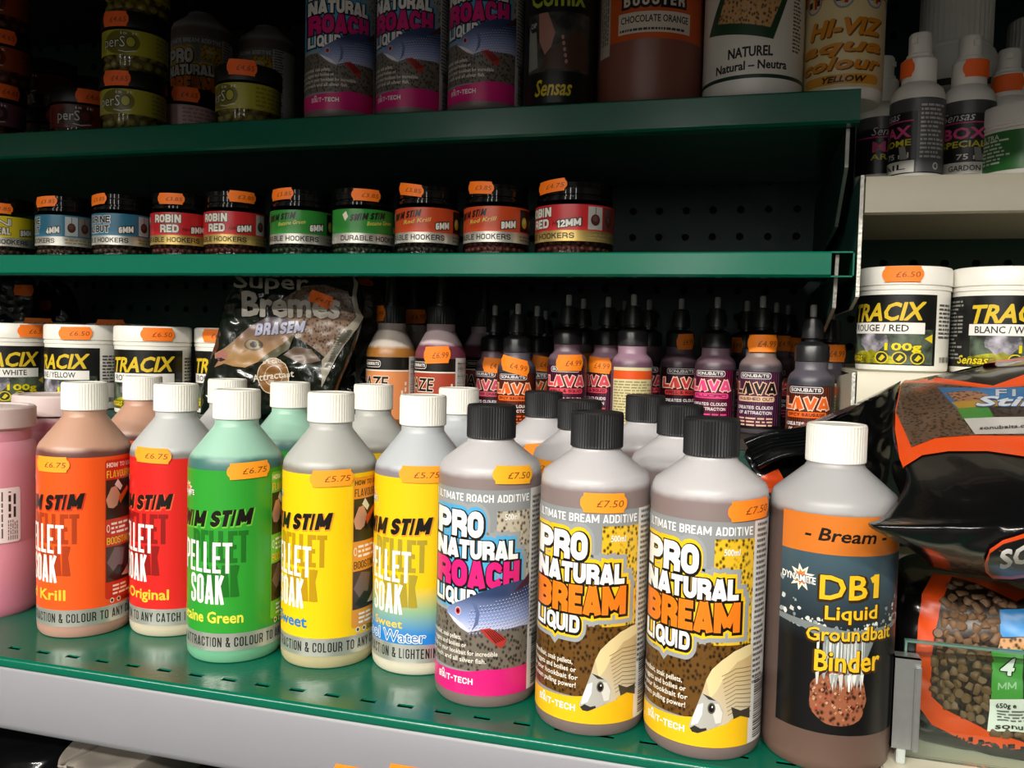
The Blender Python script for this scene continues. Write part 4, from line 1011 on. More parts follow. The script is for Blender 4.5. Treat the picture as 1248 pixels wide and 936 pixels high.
pjar(229, .797, 0, 'pale pink labelled boilie jar next to the stacked yellow-green jars', 'pink', 'pink', -44, (-4, 47.5, 0))
pjar(303, .743, 0, 'single yellow-green boilie jar in front of the bream bottles', 'yellow', 'yellow', -22, (-12, 51, -2))
pjar(100, .775, 0, 'dark red boilie jar with a ticket next to the stacked yellow-green jars', 'red', 'orange', 18, (14, 47, 2))
pjar(58, .835, 0, 'dark red boilie jar set back with part of a ticket', 'red', 'orange', 18, (22, 47, 2))
pjar(-8, .742, 0, 'purple boilie jar under the orange one', 'purple', 'orange', 22, (22, 49, 0))
pjar(-2, .742, 1, 'orange boilie jar stacked on the purple one', 'orange', 'orange', 10, (6, 47, 0))
pjar(-2, .742, 2, 'orange boilie jar crowning the purple jar stack', 'orange', 'orange', 10, None)
pjar(58, .835, 1, 'dark red boilie jar resting on another at the back of the shelf', 'red', 'orange', -20, None)
pjar(112, .905, 1, 'dark orange boilie jar resting at the back behind the yellow-green stack', 'orange', 'orange', 20, None)
pjar(112, .905, 0, 'dark orange boilie jar at the bottom back behind the ticketed red jar', 'orange', 'orange', 20, None)
# fish label bottles again, on the top shelf
for px, Y, dg, la, lab in ((416, .748, 11, L_RO, 'black-capped roach bottle on the dark shelf next to the bream bottles'), (503, .754, -4, L_RO, 'black-capped roach bottle in the middle of three on the dark shelf'),
                           (592, .748, 0, L_RO, 'black-capped roach bottle beside the black photo label bottle on the dark shelf'), (246, .872, -10, L_BR, 'bream bottle on the dark shelf behind the pale pink labelled jar'),
                           (326, .925, -40, L_BR, 'bream bottle turned to show its white text panel on the dark shelf')):
    p = atY(px, 80, Y); bottle('liquid_bottle', lab, 'bottle', p[0], Y, ZT, dg, 'pro', LIQ_P, CAP_P, la, 'fish label bottles on the dark shelf')
def simple_bottle(name, lab, px, Y, R, H, bodym, capm, dg, labelme, Rn=.016, cap_h=.024, z=ZT, sh=.04, stick=None, X=None, group=None):
    x = atY(px, 80, Y)[0] if X is None else X
    t = thing(name, lab, 'bottle', (x, Y, z), face_cam(x, Y, dg), group); zs = H-cap_h-sh
    link('body', lathe('body', [(0, .001), (R*.9, 0), (R*.97, .002), (R, .006), (R, zs), (R*.98, zs+sh*.15), (R*.9, zs+sh*.35), (Rn+.002, zs+sh*.85), (Rn*.95, zs+sh*.9), (Rn*.95, H-cap_h+.003)], bodym, 48), t)
    link('cap', ribcap('cap', Rn, H-cap_h, H, 40, capm), t)
    if labelme: link('label', labelme, t)
    return t
P = cyl_print(.0313); P.rect(-130, 130, 4, 132, '#0d0e0c', lay=0); P.text('Comix', -52, 40, 84, 102, '#a9b83a', .02, warp=1.5)
P.rect(-58, 52, 30, 79, '#4d4a42', 4); P.poly([(-36, 79), (-20, 79), (-8, 62), (-14, 50), (-24, 44), (-34, 56)], '#a8786a'); P.poly([(-24, 44), (20, 62), (48, 62), (48, 32), (-30, 32)], '#4a3426'); P.poly([(-56, 70), (-40, 64), (-36, 34), (-56, 32)], '#8a8c84'); P.disc(-46, 70, 8, 6, '#20242a'); P.text('CAP', -52, -40, 68, 72, '#d0d4d8', .02)
for k in range(5): P.disc(4+k*1.5, 58-k*5, 2.4, 1.8, '#b08a7c')
P.otext('Sensas', -40, 20, 10, 23, '#cdb52c', '#1a1808', .02, .07, shear=.3)
simple_bottle('liquid_bottle', 'black bottle with a hand photo and yellow script on the dark shelf', 682, .746, .0313, .185, mat('black_bottle', '#101010', .4), M_BCAP, 0, P.build('label'))
P = cyl_print(.0455); P.rect(-64, 70, 53, 150, '#c4531c', lay=0); P.rect(-64, -44, 44, 150, '#b9b0a2', lay=1); P.fine(-62, -46, 54, 148, 4, '#4a4540', 4, .05, vert=True)
P.oblock('BOOSTER', -26, 40, 80, 90, '#d9d0c2', '#1a1412', .2, .22, gap=.2); P.rect(-32, 48, 58, 75, '#d2c8b8'); P.text('CHOCOLATE ORANGE', -29, 45, 66.5, 72, '#1a1614', .02); P.fine(-30, 46, 59, 63, 1, '#3a342e', 4, .05)
simple_bottle('liquid_bottle', 'large brown bottle with an orange CHOCOLATE ORANGE label on the dark shelf', 792, .764, .0455, .215, liquid_mat('liq_choc', '#7a4436', '#7f4c40', '#a08078', .17), M_BCAP, -4, P.build('label'), Rn=.02)
P = cyl_print(.0402); P.rect(-130, 130, 14, 150, '#dcd8cc', lay=0); P.rect(-130, 130, 14, 17, '#17342a', lay=1)
P.text('NATUREL', -28, 22, 31, 38.5, '#141414', .035, tilt=.02); P.text('Natural – Neutra', -44, 40, 21, 27.5, '#141414', .035, tilt=.02)
P.poly([(-60, 54), (22, 44), (54, 107), (-20, 112)], '#24422c'); P.poly([(-44, 61), (18, 53), (44, 98), (-24, 102)], '#b98f5c', 2); P.poly([(-56, 122), (-42, 88), (-26, 82), (-14, 98), (-28, 125)], '#c09080'); P.poly([(34, 124), (52, 96), (66, 100), (70, 124)], '#c09080')
P.fine(48, 64, 36, 100, 22, '#4a463e', 3, .3)
simple_bottle('additive_tub', 'white tub reading NATUREL with a bait tray photo on the dark shelf', 917, .752, .0402, .19, M_WHITE, M_WHITE, 0, P.build('label'), Rn=.034, cap_h=.03, sh=.012)
P = cyl_print(.0312); P.rect(-130, 130, 8, 96, '#e0cd9a', lay=0); P.rect(-130, 130, 78, 88, '#d3832c', lay=1)
for a in (-48, -2, 44, 90):
    P.disc(a, 78, 15, 9, '#8d8a86'); P.disc(a, 78, 12.4, 7.5, '#c9c4bc'); P.rect(a-11, a+11, 75, 80, '#1d1a1c'); P.rect(a+1, a+6, 73, 83, '#b02a24'); P.rect(a-3, a+1, 73, 83, '#dcb83a')
for s_, a0, a1, z0, z1 in (('HI-VIZ', -52, 58, 49, 61), ('aqua', -66, 58, 36, 45), ('colour', -66, 58, 22.5, 31.5)):
    P.text(s_, a0+2, a1+2, z0-1, z1-1, '#6a4014', .07, shear=.25); P.text(s_, a0, a1, z0, z1, '#d48a26', .06, shear=.25)
P.rrect(-60, 56, 10.5, 18, 8, 3.6, '#d3932c'); P.text('YELLOW', -28, 34, 12.1, 16.5, '#2a1c0c', .06, shear=.25)
simple_bottle('additive_tub', 'cream bottle reading HI-VIZ aqua colour at the end of the dark shelf', 1027, .760, .0312, .15, M_WHITE, M_WHITE, 0, P.build('label'), Rn=.022, cap_h=.02, sh=.024)

# ------------------------------------------------------------------ cream bay: spray bottles and tubs
SR = .0200; ZS = .3607
SP_BODY = lathe('spray_body', [(0, .001), (SR*.9, 0), (SR*.97, .001), (SR, .003), (SR, .061), (SR*.98, .066), (SR*.88, .0715), (.0135, .0755), (.0118, .077), (.0118, .079)], M_WHITE, 36)
SP_HEAD = mesh('spray_head', *join_vf([lathe_vf([(.012, .0755), (.0126, .0765), (.0126, .094), (.0115, .0955), (.0098, .096), (.0098, .0985), (.0085, .0992), (.0085, .1135), (.0075, .115), (0, .115)], 32),
    box_vf(-.002, .002, -.0102, -.007, .106, .110)]), M_WHITE, smooth=35)
def spray_label(a, b_, c, foot, turn):
    P = cyl_print(SR); P.rect(-130, 130, 5, 62, '#151416', lay=0); P.rect(-130, 130, 52, 62, '#4a4a4c', lay=1); P.rect(-120, 20, 44.6, 45.6, '#c0307a', lay=1)
    P.rect(-128, 24, 6, 15, '#dcd8d0'); P.text(foot, -60, 6, 8.5, 12.5, '#1c1a1a', .02); P.rect(28, 98, 6, 61, '#5a5a5c')
    P.fine(34, 94, 16, 58, 13, '#bdbab6', 5, .18); P.disc(70, 10.5, 7, 2.8, '#c8c4be'); P.disc(70, 10.5, 4, 1.7, '#5a5a5c')
    P.text('Sensas', -80, -10, 46.5, 53, '#c8c2c0', .0, shear=.3); P.text(a, -76, 14, 33, 41, '#d0467e', .04); P.text(b_, -80, 16, 26.5, 31, '#c8be2a', .03)
    P.text('75 ml', -44, 12, 17, 21, '#d8d4d0', .02); P.poly([(-10, 26), (4, 26), (10, 16), (-6, 16)], '#8a8884')
    return P.build('label')
GS = 'spray bottles on the cream shelf'
for px, Y, dg, la, stk, lab in ((1117, .738, -26, spray_label('MAX', 'AROME', '', 'AIL', 0), (-72, 87, 0), 'white spray bottle with black label turned to its grey text panel'),
                           (1178, .752, 26, spray_label('BOX', 'SPECIAL', '', 'GARDON', 0), (38, 88, 0), 'white spray bottle with black label reading 75 ml'),
                           (1226, .79, 0, spray_label('MAX', 'AROME', '', 'MIEL', 0), (-4, 86, 2), 'white spray bottle behind the green and white tub'),
                           (1074, .845, 0, spray_label('MAX', 'AROME', '', 'AIL', 0), (0, 84, 0), 'dim spray bottle with a ticket behind the hi-viz bottle'),
                           (1062, .79, 60, spray_label('MAX', 'AROME', '', 'AIL', 0), None, 'dim spray bottle squeezed next to the shelf bracket')):
    p = atY(px, 160, Y); x = max(p[0], .0975); t = thing('spray_bottle', lab, 'bottle', (x, Y, ZS), face_cam(x, Y, dg), GS)
    link('body', SP_BODY, t); link('spray_head', SP_HEAD, t); link('label', la, t)
    if stk: cyl_sticker(t, .0128, stk[0]-dg, stk[1], w=.026, h=.0135, txt='', tilt=stk[2], col='#ff6a1c', lift=.0008)
GR = .034
P = cyl_print(GR*.985); P.rect(-130, 130, 5, 34, '#2c6a30', lay=0); P.text('BAIT', 0, 40, 24, 31, '#d8465a', .05); P.fine(-60, -20, 10, 29, 7, '#cfd8c8', 5, .24); P.rect(6, 26, 9, 19, '#d8d4c8'); P.text('ULTRA', -64, -34, 28.5, 32, '#dfe0d8', .02)
p = atY(1252, 170, .745); t = thing('additive_tub', 'green-labelled white tub in front of the spray bottles', 'tub', (p[0], .742, ZS), face_cam(p[0], .742, 0))
link('body', lathe('tub_body', [(0, .001), (GR*.9, 0), (GR*.97, .002), (GR*.985, .004), (GR*.985, .036), (GR*.95, .0365), (GR*.95, .038)], M_WHITE, 40), t)
link('lid', lathe('tub_lid', [(GR*.97, .0365), (GR, .037), (GR, .0385), (GR*.97, .039), (GR*.97, .0405), (GR, .041), (GR, .0525), (GR*.97, .054), (GR*.9, .0545), (0, .0540)], M_WHITE, 40), t)
link('label', P.build('label'), t)
for px, lab in ((1163, 'large white bottle at the back of the cream shelf'), (1268, 'large white bottle partly seen at the back of the cream shelf corner')):
    P = cyl_print(.043); P.rect(-130, 130, 20, 98, '#b9b6ae', lay=0); P.rect(-130, 130, 98, 104, '#1c1e1c', lay=1); P.fine(-60, 60, 40, 90, 6, '#55524c', 7, .2)
    simple_bottle('liquid_bottle', lab, px, .86 if px < 1200 else .95, .043, .19, M_WHITE, M_WHITE, 0, P.build('label'), Rn=.03, cap_h=.05, z=ZS, sh=.03, group='large white bottles')
#BAGS
# ------------------------------------------------------------------ bags
def cr(p0, p1, p2, p3, t):
    return .5*((2*p1)+(-p0+p2)*t+(2*p0-5*p1+4*p2-p3)*t*t+(-p0+3*p1-3*p2+p3)*t**3)
class Bag:
    """film bag: rows of (left point, right point), each a photo direction and the distance Y of what it leans on"""
    def __init__(s, rows, T=.02, back=.04, crinkle=.003, seed=0, zmin=None, freq=28, pw=4, backY=None):
        s.bY = backY
        s.L = [np.array(atY(*a)) for a, b in rows]; s.Rr = [np.array(atY(*b)) for a, b in rows]
        s.T = T; s.B = back; s.c = crinkle; s.seed = seed; s.zmin = zmin; s.n = len(rows); s.fr = freq; s.pw = pw; s._g = None; s._kd = None
    def row(s, A, t):
        x = t*(s.n-1); i = min(int(x), s.n-2); u = x-i
        return cr(A[max(i-1, 0)], A[i], A[i+1], A[min(i+2, s.n-1)], u)
    def base(s, a, t): return s.row(s.L, t)*(1-a)+s.row(s.Rr, t)*a
    def prof(s, a, t): return max(0, 1-abs(2*a-1)**s.pw)**.5*max(0, 1-abs(2*t-1)**s.pw)**.5
    def pt(s, a, t, lay=0, backside=False):
        a = min(1, max(0, a)); t = min(1, max(0, t)); p = s.base(a, t); k = s.prof(a, t)
        if backside:
            full = s.bY-p[1] if s.bY else s.B
            if s.bY: q_ = min(1, max(0, (a-.13)/.25)); full = .004+(full-.004)*q_*q_*(3-2*q_)      # the loose corner is flat film
            p = p+np.array([0, full*k, 0])
        else:
            q = Vector((p[0]*s.fr+s.seed*7.3, p[2]*s.fr*1.2, s.seed*3.1)); n1 = abs(noise.noise(q)); n2 = abs(noise.noise(q*2.3+Vector((5, 1, 2))))
            p = p+np.array([0, -s.T*k-s.c*min(1, k*2)*(1.6*n1+.8*n2-.5)-lay*.00016-(.0003 if lay else 0), 0])
        if s.zmin is not None and p[2] < s.zmin: p = np.array([p[0], p[1], s.zmin])
        return p
    NA, NT = 72, 64
    def grid(s):
        if s._g is None:
            na, nt = s.NA, s.NT
            s._g = np.array([[s.pt(i/na, j/nt) for i in range(na+1)] for j in range(nt+1)])
            d = s._g-EYE; z = d@_fw; s._p = np.stack([624+F*(d@CR)/z, 468-F*(d@CU)/z], -1)
            gu = np.gradient(s._g, axis=1); gv = np.gradient(s._g, axis=0); n = np.cross(gu, gv)
            n /= np.linalg.norm(n, axis=-1, keepdims=True)+1e-12; n[n[..., 1] > 0] *= -1; s._n = n
        return s._g
    def mesh(s, name, m):
        na, nt = s.NA, s.NT; g = s.grid(); v = [tuple(p) for p in g.reshape(-1, 3)]; f = []
        v += [tuple(s.pt(i/na, j/nt, 0, True)) for j in range(nt+1) for i in range(na+1)]
        W = na+1; N_ = W*(nt+1)
        for j in range(nt):
            for i in range(na):
                a = j*W+i; f.append((a, a+W, a+W+1, a+1)); f.append((N_+a, N_+a+1, N_+a+W+1, N_+a+W))
        me = mesh(name, v, f, m, smooth=60)
        bm = bmesh.new(); bm.from_mesh(me); bmesh.ops.remove_doubles(bm, verts=bm.verts, dist=1e-5); bm.to_mesh(me); bm.free(); return me
    def lookup(s, A, x, y):
        i = np.minimum(x.astype(int), s.NA-1); j = np.minimum(y.astype(int), s.NT-1); u, v = (x-i)[:, None], (y-j)[:, None]
        return (A[j, i]*(1-u)+A[j, i+1]*u)*(1-v)+(A[j+1, i]*(1-u)+A[j+1, i+1]*u)*v
    def inv(s, q):
        s.grid(); fl = s._p.reshape(-1, 2)
        if s._kd is None:
            from mathutils.kdtree import KDTree
            s._kd = KDTree(len(fl))
            for k, p in enumerate(fl): s._kd.insert((p[0], p[1], 0), k)
            s._kd.balance()
        k = np.array([s._kd.find((p[0], p[1], 0))[1] for p in q]); y, x = (k//(s.NA+1)).astype(float), (k % (s.NA+1)).astype(float)
        for _ in range(5):
            p0 = s.lookup(s._p, x, y); i = np.minimum(x.astype(int), s.NA-1); j = np.minimum(y.astype(int), s.NT-1)
            a = s._p[j, i+1]-s._p[j, i]; b = s._p[j+1, i]-s._p[j, i]; det = a[:, 0]*b[:, 1]-a[:, 1]*b[:, 0]
            det = np.where(np.abs(det) < 1e-9, 1e9, det); d = q-p0
            x = np.clip(x+np.clip((d[:, 0]*b[:, 1]-d[:, 1]*b[:, 0])/det, -1.5, 1.5), .01, s.NA-.01)
            y = np.clip(y+np.clip((a[:, 0]*d[:, 1]-a[:, 1]*d[:, 0])/det, -1.5, 1.5), .01, s.NT-.01)
        return x, y
    def on(s, q, off):
        x, y = s.inv(q); n = s.lookup(s._n, x, y); n /= np.linalg.norm(n, axis=1, keepdims=True)+1e-9; return s.lookup(s._g, x, y)+n*off[:, None], n
    def printer(s, step=7, lift=.0006):
        return Print(lambda A: s.on(A[:, :2]*[1, -1], lift+A[:, 2]*.00012), step, step)
def N(pts): return [(a, -b) for a, b in pts]
def btext(P, s_, x0, y0, x1, y1, h, col, bold=.02, shear=0, **k):
    P.text(s_, x0, x1, -(y0+y1)/2, -(y0+y1)/2+h, col, bold, shear, tilt=-(y1-y0)/(x1-x0), **k)
def bsticker(bag, parent, x, y, w, h, tilt, txt='£6.75', col='#ff7416'):
    P = bag.printer(6); P.lay = 12
    c, s_ = math.cos(R_(tilt)), math.sin(R_(tilt))
    P.poly([(x+w*a*c+h*b*s_, -y+h*b*c-w*a*s_) for a, b in ST_SHAPE], col, 5)
    if txt:
        tr, bx_ = text_tris(txt, 0, .15); sx = .58/(bx_[1]-bx_[0]); sy = .34/CAPH
        def g(p): a = -.16+(p[0]-bx_[0])*sx; b = -.2+p[1]*sy; return (x+w*a*c+h*b*s_, -y+h*b*c-w*a*s_)
        P.tris([tuple(g(p) for p in q) for q in tr], '#7a3a06', 5)
    return link('price_sticker', P.build('price_sticker'), parent)
def bag_thing(name, label, bag, m=None, group=None):
    t = thing(name, label, 'bag', (0, 0, 0), 0, group); link('film', bag.mesh('film', m or M_BAG), t); return t

# fish face bag on the rear tier
M_FBAG = mat('dark_green_bag_film', '#10160f', .2, coat=.5)
def fish_bag(dx, Y, lab, full=True, seed=1):
    b = Bag([((288+dx, 338, Y), (436+dx, 338, Y)), ((274+dx, 372, Y), (442+dx, 380, Y)), ((262+dx, 420, Y-.002), (430+dx, 425, Y)), ((248+dx, 468, Y-.004), (412+dx, 470, Y-.004)), ((244+dx, 505, Y-.004), (405+dx, 505, Y-.004))],
            T=.012, back=.03, crinkle=.0035, seed=seed, zmin=.1425, freq=34)
    t = bag_thing('bait_bag', lab, b, M_FBAG, 'fish face bags on the rear tier')
    P = b.printer(5); q = lambda pts: N([(250+a/5.848+dx, 330+c/5.848) for a, c in pts])
    P.tris(_fan(q([(560, 200), (700, 110), (850, 100), (1020, 150), (1075, 320), (960, 480), (860, 620), (760, 540), (640, 470), (560, 330)])), '#6a5444', 2)
    P.tris(_fan(q([(560, 600), (640, 540), (760, 560), (830, 640), (700, 670)])), '#5c4a3c')
    def fc(p):
        tt = min(1, max(0, (-p[1]-(330+330/5.848))/50)); a, c = hx('#3c3648'), hx('#a07c50'); return tuple(x*(1-tt)+y*tt for x, y in zip(a, c))
    P.tris(_fan(q([(75, 590), (150, 545), (230, 480), (330, 390), (450, 330), (560, 330), (640, 370), (660, 430), (560, 520), (450, 590), (380, 650), (290, 690), (200, 680), (140, 660), (70, 688), (120, 640), (75, 625)])), fc)
    P.poly(q([(75, 600), (110, 570), (150, 575), (165, 610), (130, 640), (70, 688), (100, 640)]), '#a06a62'); P.poly(q([(80, 625), (120, 618), (150, 632), (115, 648)]), '#3a2028')
    P.poly(q([(380, 650), (450, 590), (560, 520), (650, 440), (600, 560), (480, 640)]), '#4a4630')
    e = q([(350, 527)])[0]
    P.disc(*e, 11.5, 7, '#4a4438', n=24); P.disc(*e, 9, 6, '#7d6c4c', n=24); P.disc(*e, 4.2, 3.6, '#0c0a0a')
    btext(P, 'Super', *[250+215/5.848+dx, 330+120/5.848], 250+740/5.848+dx, 330+140/5.848, 17, '#a8a296', .02)
    btext(P, 'Bremes', 250+275/5.848+dx, 330+318/5.848, 250+960/5.848+dx, 330+330/5.848, 28, '#b8b2a6', .045)
    P.block('BRASEM', 250+370/5.848+dx, 250+715/5.848+dx, -(330+450/5.848), -(330+450/5.848)+14, '#9a9cb0', .24, shear=.2, tilt=.06)
    c = q([(495, 750)])[0]; P.disc(*c, 19.5, 22, '#c9b9a2', n=28); P.disc(*c, 18.5, 21, '#7a5228', n=28); P.disc(*c, 11, 12.5, '#c9b9a2', n=24); P.disc(*c, 10.3, 11.8, '#7a5228', n=24)
    btext(P, 'SPECIAL', c[0]-13, -c[1]-14, c[0]+12, -c[1]-16, 4, '#d9cdb8', .01)
    btext(P, 'Attractant', 250+350/5.848+dx, 330+790/5.848, 250+645/5.848+dx, 330+750/5.848, 8, '#cfc6b2', .015)
    P.poly(q([(1055, 40), (1085, 90), (1075, 180), (1090, 270), (1118, 330), (1080, 400), (1010, 500), (930, 640), (860, 780), (835, 830), (840, 640), (880, 590), (950, 480), (1000, 410), (1075, 325), (1050, 200), (1062, 100)]), '#8e8878')
    P.lay += 1
    for k in range(16): P.poly(q([(1040-k*10, 420+k*15), (1060-k*10, 424+k*15), (960-k*6+30, 446+k*17), (950-k*6, 440+k*17)]), '#4a463e', lay=P.lay)
    link('print', P.build('print'), t.children[0])
    return b, t
b, t = fish_bag(0, .778, 'dark bait bag printed with a large bream face beside the white dye tubs')
bsticker(b, t, 392, 365, 31, 15, 22, '£4.75')
b, t = fish_bag(40, .97, 'second bream face bag mostly hidden behind the first', seed=4); bsticker(b, t, 446, 345, 20, 8, 10, '')
for rows, lab, st in ((([((-60, 338, .95), (38, 338, .95)), ((-70, 380, .95), (42, 372, .95)), ((-70, 430, .95), (40, 430, .95)), ((-70, 480, .95), (40, 480, .95))]), 'dark blue film bag standing behind the white dye tubs', (29, 354)),
                      (([((42, 350, 1.01), (70, 340, 1.01)), ((40, 375, 1.01), (84, 368, 1.01)), ((40, 420, 1.0), (92, 420, 1.0)), ((40, 470, 1.0), (92, 470, 1.0))]), 'smaller dark blue film bag behind the yellow dye tub', (55, 373))):
    b = Bag(rows, T=.012, back=.03, crinkle=.006, seed=st[0], zmin=.1425, freq=40); t = bag_thing('bait_bag', lab, b, mat('dark_blue_bag_film', '#0c1018', .25, coat=.4), 'dark blue bags on the rear tier')
    bsticker(b, t, st[0], st[1], 23 if st[0] == 29 else 17, 13, 0, '')

# black bag folded behind the binder bottle
b = Bag([((1000, 518, .628), (1098, 464, .69)), ((912, 545, .615), (1094, 500, .69)), ((918, 578, .605), (1086, 560, .69)), ((932, 640, .600), (1074, 640, .67)), ((940, 760, .600), (1060, 760, .62)), ((945, 838, .600), (1056, 838, .61))],
        T=.014, back=.03, crinkle=.009, seed=9, zmin=.003, freq=22)
t = bag_thing('bait_bag', 'crumpled black bag with a crimped seal behind the binder bottle', b)
P = b.printer(7); P.poly(N([(926, 582), (948, 572), (958, 590), (946, 606), (930, 596)]), '#d8491a'); link('print', P.build('print'), t.children[0])
def seal():
    v, f = [], []; n = 26
    a0, a1 = np.array(atY(906, 536, .606)), np.array(atY(988, 514, .618)); b0, b1 = np.array(atY(926, 572, .588)), np.array(atY(1000, 545, .596))
    for j in range(n+1):
        t_ = j/n
        for i in range(9):
            s_ = i/8; p = (a0*(1-s_)+a1*s_)*(1-t_)+(b0*(1-s_)+b1*s_)*t_
            v.append(p+np.array([0, .0012*math.sin(t_*n*math.pi*.7)-.004*math.sin(s_*math.pi), .002*math.sin(s_*5)]))
    W = 9
    for j in range(n):
        for i in range(8): a = j*W+i; f.append((a, a+W, a+W+1, a+1))
    m_ = len(v); v += [p+np.array([0, .001, 0]) for p in v[:m_]]; f += [tuple(m_+i for i in q[::-1]) for q in f[:]]
    return mesh('crimped_seal', v, f, M_BAG, smooth=60)
link('crimped_seal', seal(), t)

# pellet bags at the right
def window_pellets(bag, poly, n, r, m, seed, push=.0005):
    rg = random.Random(seed); xs = [p[0] for p in poly]; ys = [p[1] for p in poly]; V, Fc = [], []; pts = []
    def inside(x, y):
        c = False
        for i in range(len(poly)):
            a, b_ = poly[i], poly[i-1]
            if (a[1] > y) != (b_[1] > y) and x < (b_[0]-a[0])*(y-a[1])/(b_[1]-a[1])+a[0]: c = not c
        return c
    tries = 0
    while len(pts) < n and tries < 40000:
        tries += 1; x, y = rg.uniform(min(xs), max(xs)), rg.uniform(min(ys), max(ys))
        if inside(x, y) and all((x-a)**2+(y-b_)**2 > (r*.82)**2*4 for a, b_ in pts): pts.append((x, y))
    for p in bag.on(np.array(pts, float), np.zeros(len(pts)))[0]:
        rr = r*.00052; h = rr*rg.uniform(.8, 1.25)
        R3 = Matrix.Rotation(rg.random()*6.28, 3, 'Z') @ Matrix.Rotation(rg.random()*3.1, 3, 'X')
        o = len(V); prof = [(rr*.8, -h), (rr, -h*.75), (rr, h*.75), (rr*.8, h)]; vv, ff = lathe_vf(prof, 9)
        for q in vv: w_ = R3 @ Vector(q); V.append((p[0]+w_.x, p[1]+w_.y+rr*.35-push, p[2]+w_.z))
        Fc += [tuple(i+o for i in q) for q in ff]
    return mesh('pellets', V, Fc, m, smooth=40)
M_PELB = mat('feed_pellet', '#6f5238', .6, nstr=.35, nscale=180)
M_FILM = clear_mat('clear_bag_film', (.94, .93, .92), .25, .12)
low_b = Bag([((1128, 700, .575), (1400, 735, .565)), ((1096, 722, .556), (1400, 760, .545)), ((1092, 790, .549), (1400, 815, .54)), ((1092, 850, .547), (1400, 895, .537)), ((1096, 882, .546), (1400, 950, .535)), ((1108, 896, .552), (1400, 984, .542))],
            T=.012, back=.10, crinkle=.0035, seed=21, zmin=.0025, freq=20, pw=6)
t = bag_thing('pellet_bag', 'upright black and orange pellet bag behind the glass strip, clear window of brown pellets', low_b)
P = low_b.printer(3, .0014)
win = [(1160, 706), (1190, 714), (1238, 736), (1252, 730), (1392, 735), (1392, 905), (1250, 905), (1200, 888), (1152, 864), (1136, 848), (1135, 800), (1141, 765), (1146, 738)]
P.poly(N([(1143, 690), (1170, 696), (1215, 708), (1246, 722), (1392, 722), (1392, 736), (1252, 731), (1238, 737), (1190, 714), (1160, 706), (1146, 738), (1141, 765), (1135, 800), (1135, 848), (1152, 864), (1200, 888), (1250, 905), (1392, 908), (1392, 918), (1250, 916), (1180, 904), (1136, 882), (1118, 858), (1117, 800), (1119, 762), (1124, 726)]), '#dd4b14')
P.poly(N(win), '#2c2018', 2)
P.rect(1218, 1392, -776, -744, '#2f86c8'); P.poly(N([(1218, 778), (1392, 770), (1392, 800), (1214, 796)]), '#b98a5c', 2)
P.rect(1208, 1246, -850, -791, '#4b9a3e'); P.rect(1246, 1392, -850, -791, '#15151a'); P.poly(N([(1206, 850), (1392, 850), (1392, 893), (1203, 890)]), '#e9e7e2')
P.otext('4', 1219, 1236, -822, -803, '#f2f2ee', '#12140f', .03, .1, shear=.2); P.block('MM', 1216, 1238, -839, -831, '#9fc89a', .22, gap=.15)
P.text('650g e', 1214, 1238, -860, -854.5, '#24221f', .03); P.fine(1214, 1330, -878, -862, 4, '#6a6864', 5, .12); P.text('sonubaits.com', 1212, 1320, -887, -880.5, '#24221f', .03); P.text('pellets', 1254, 1380, -835, -805, '#efeae2', .03)
link('print', P.build('print'), t.children[0])
pin = [(1160, 710), (1190, 718), (1238, 740), (1216, 744), (1216, 778), (1206, 792), (1203, 850), (1201, 884), (1152, 860), (1138, 846), (1138, 800), (1143, 765)]
link('pellets', window_pellets(low_b, pin, 330, 5.8, M_PELB, 3), t)['kind'] = 'stuff'
link('pellets', window_pellets(low_b, [(1206, 892), (1240, 893), (1300, 896), (1300, 905), (1250, 903)], 40, 6.2, M_PELB, 5), t)['kind'] = 'stuff'

up = Bag([((1128, 462, .668), (1400, 398, .665)), ((1096, 470, .625), (1400, 430, .62)), ((1088, 530, .55), (1400, 520, .545)), ((1104, 585, .492), (1400, 575, .488)), ((1078, 628, .460), (1400, 612, .462)), ((1059, 641, .450), (1400, 650, .452)), ((1108, 668, .470), (1400, 695, .466)), ((1132, 690, .53), (1400, 738, .52))],
         T=.010, backY=.676, crinkle=.005, seed=33, freq=20, pw=6)
t = bag_thing('pellet_bag', 'black and orange pellet bag lying slumped over the upright one, folded corner forward', up)
P = up.printer(5); z = lambda pts: N([(1060+a/3.122, 420+c/3.122) for a, c in pts])
win = [(122, 150), (250, 150), (460, 172), (620, 160), (1000, 150), (1000, 350), (587, 352), (390, 350), (250, 360), (160, 395), (102, 262)]
P.poly(z([(128, 108), (250, 128), (470, 160), (587, 118), (1000, 90), (1000, 150), (620, 160), (460, 172), (250, 150), (122, 150), (102, 262), (160, 395), (250, 360), (390, 350), (587, 352), (1000, 350), (1000, 430), (587, 430), (450, 410), (300, 410), (200, 425), (122, 475), (98, 330), (100, 250)]), '#dd4b14')
P.poly(z(win), '#6b5341', 2)
P.poly(z([(258, 168), (420, 170), (1000, 158), (1000, 260), (587, 262), (330, 250)]), '#3a82bc')
P.poly(z([(285, 190), (350, 182), (420, 185), (470, 205), (430, 218), (330, 222)]), '#b07f5c', 2); P.poly(z([(310, 225), (410, 218), (1000, 222), (1000, 250), (335, 248)]), '#c9a03c')
P.poly(z([(330, 250), (450, 242), (475, 285), (355, 290)]), '#4b9a3e'); P.poly(z([(450, 242), (1000, 240), (1000, 300), (475, 285)]), '#4a4038', 2); P.poly(z([(357, 290), (475, 285), (1000, 278), (1000, 345), (400, 350)]), '#dcdad6')
q = z([(480, 205), (555, 203), (405, 246), (700, 243), (418, 330), (640, 318)])
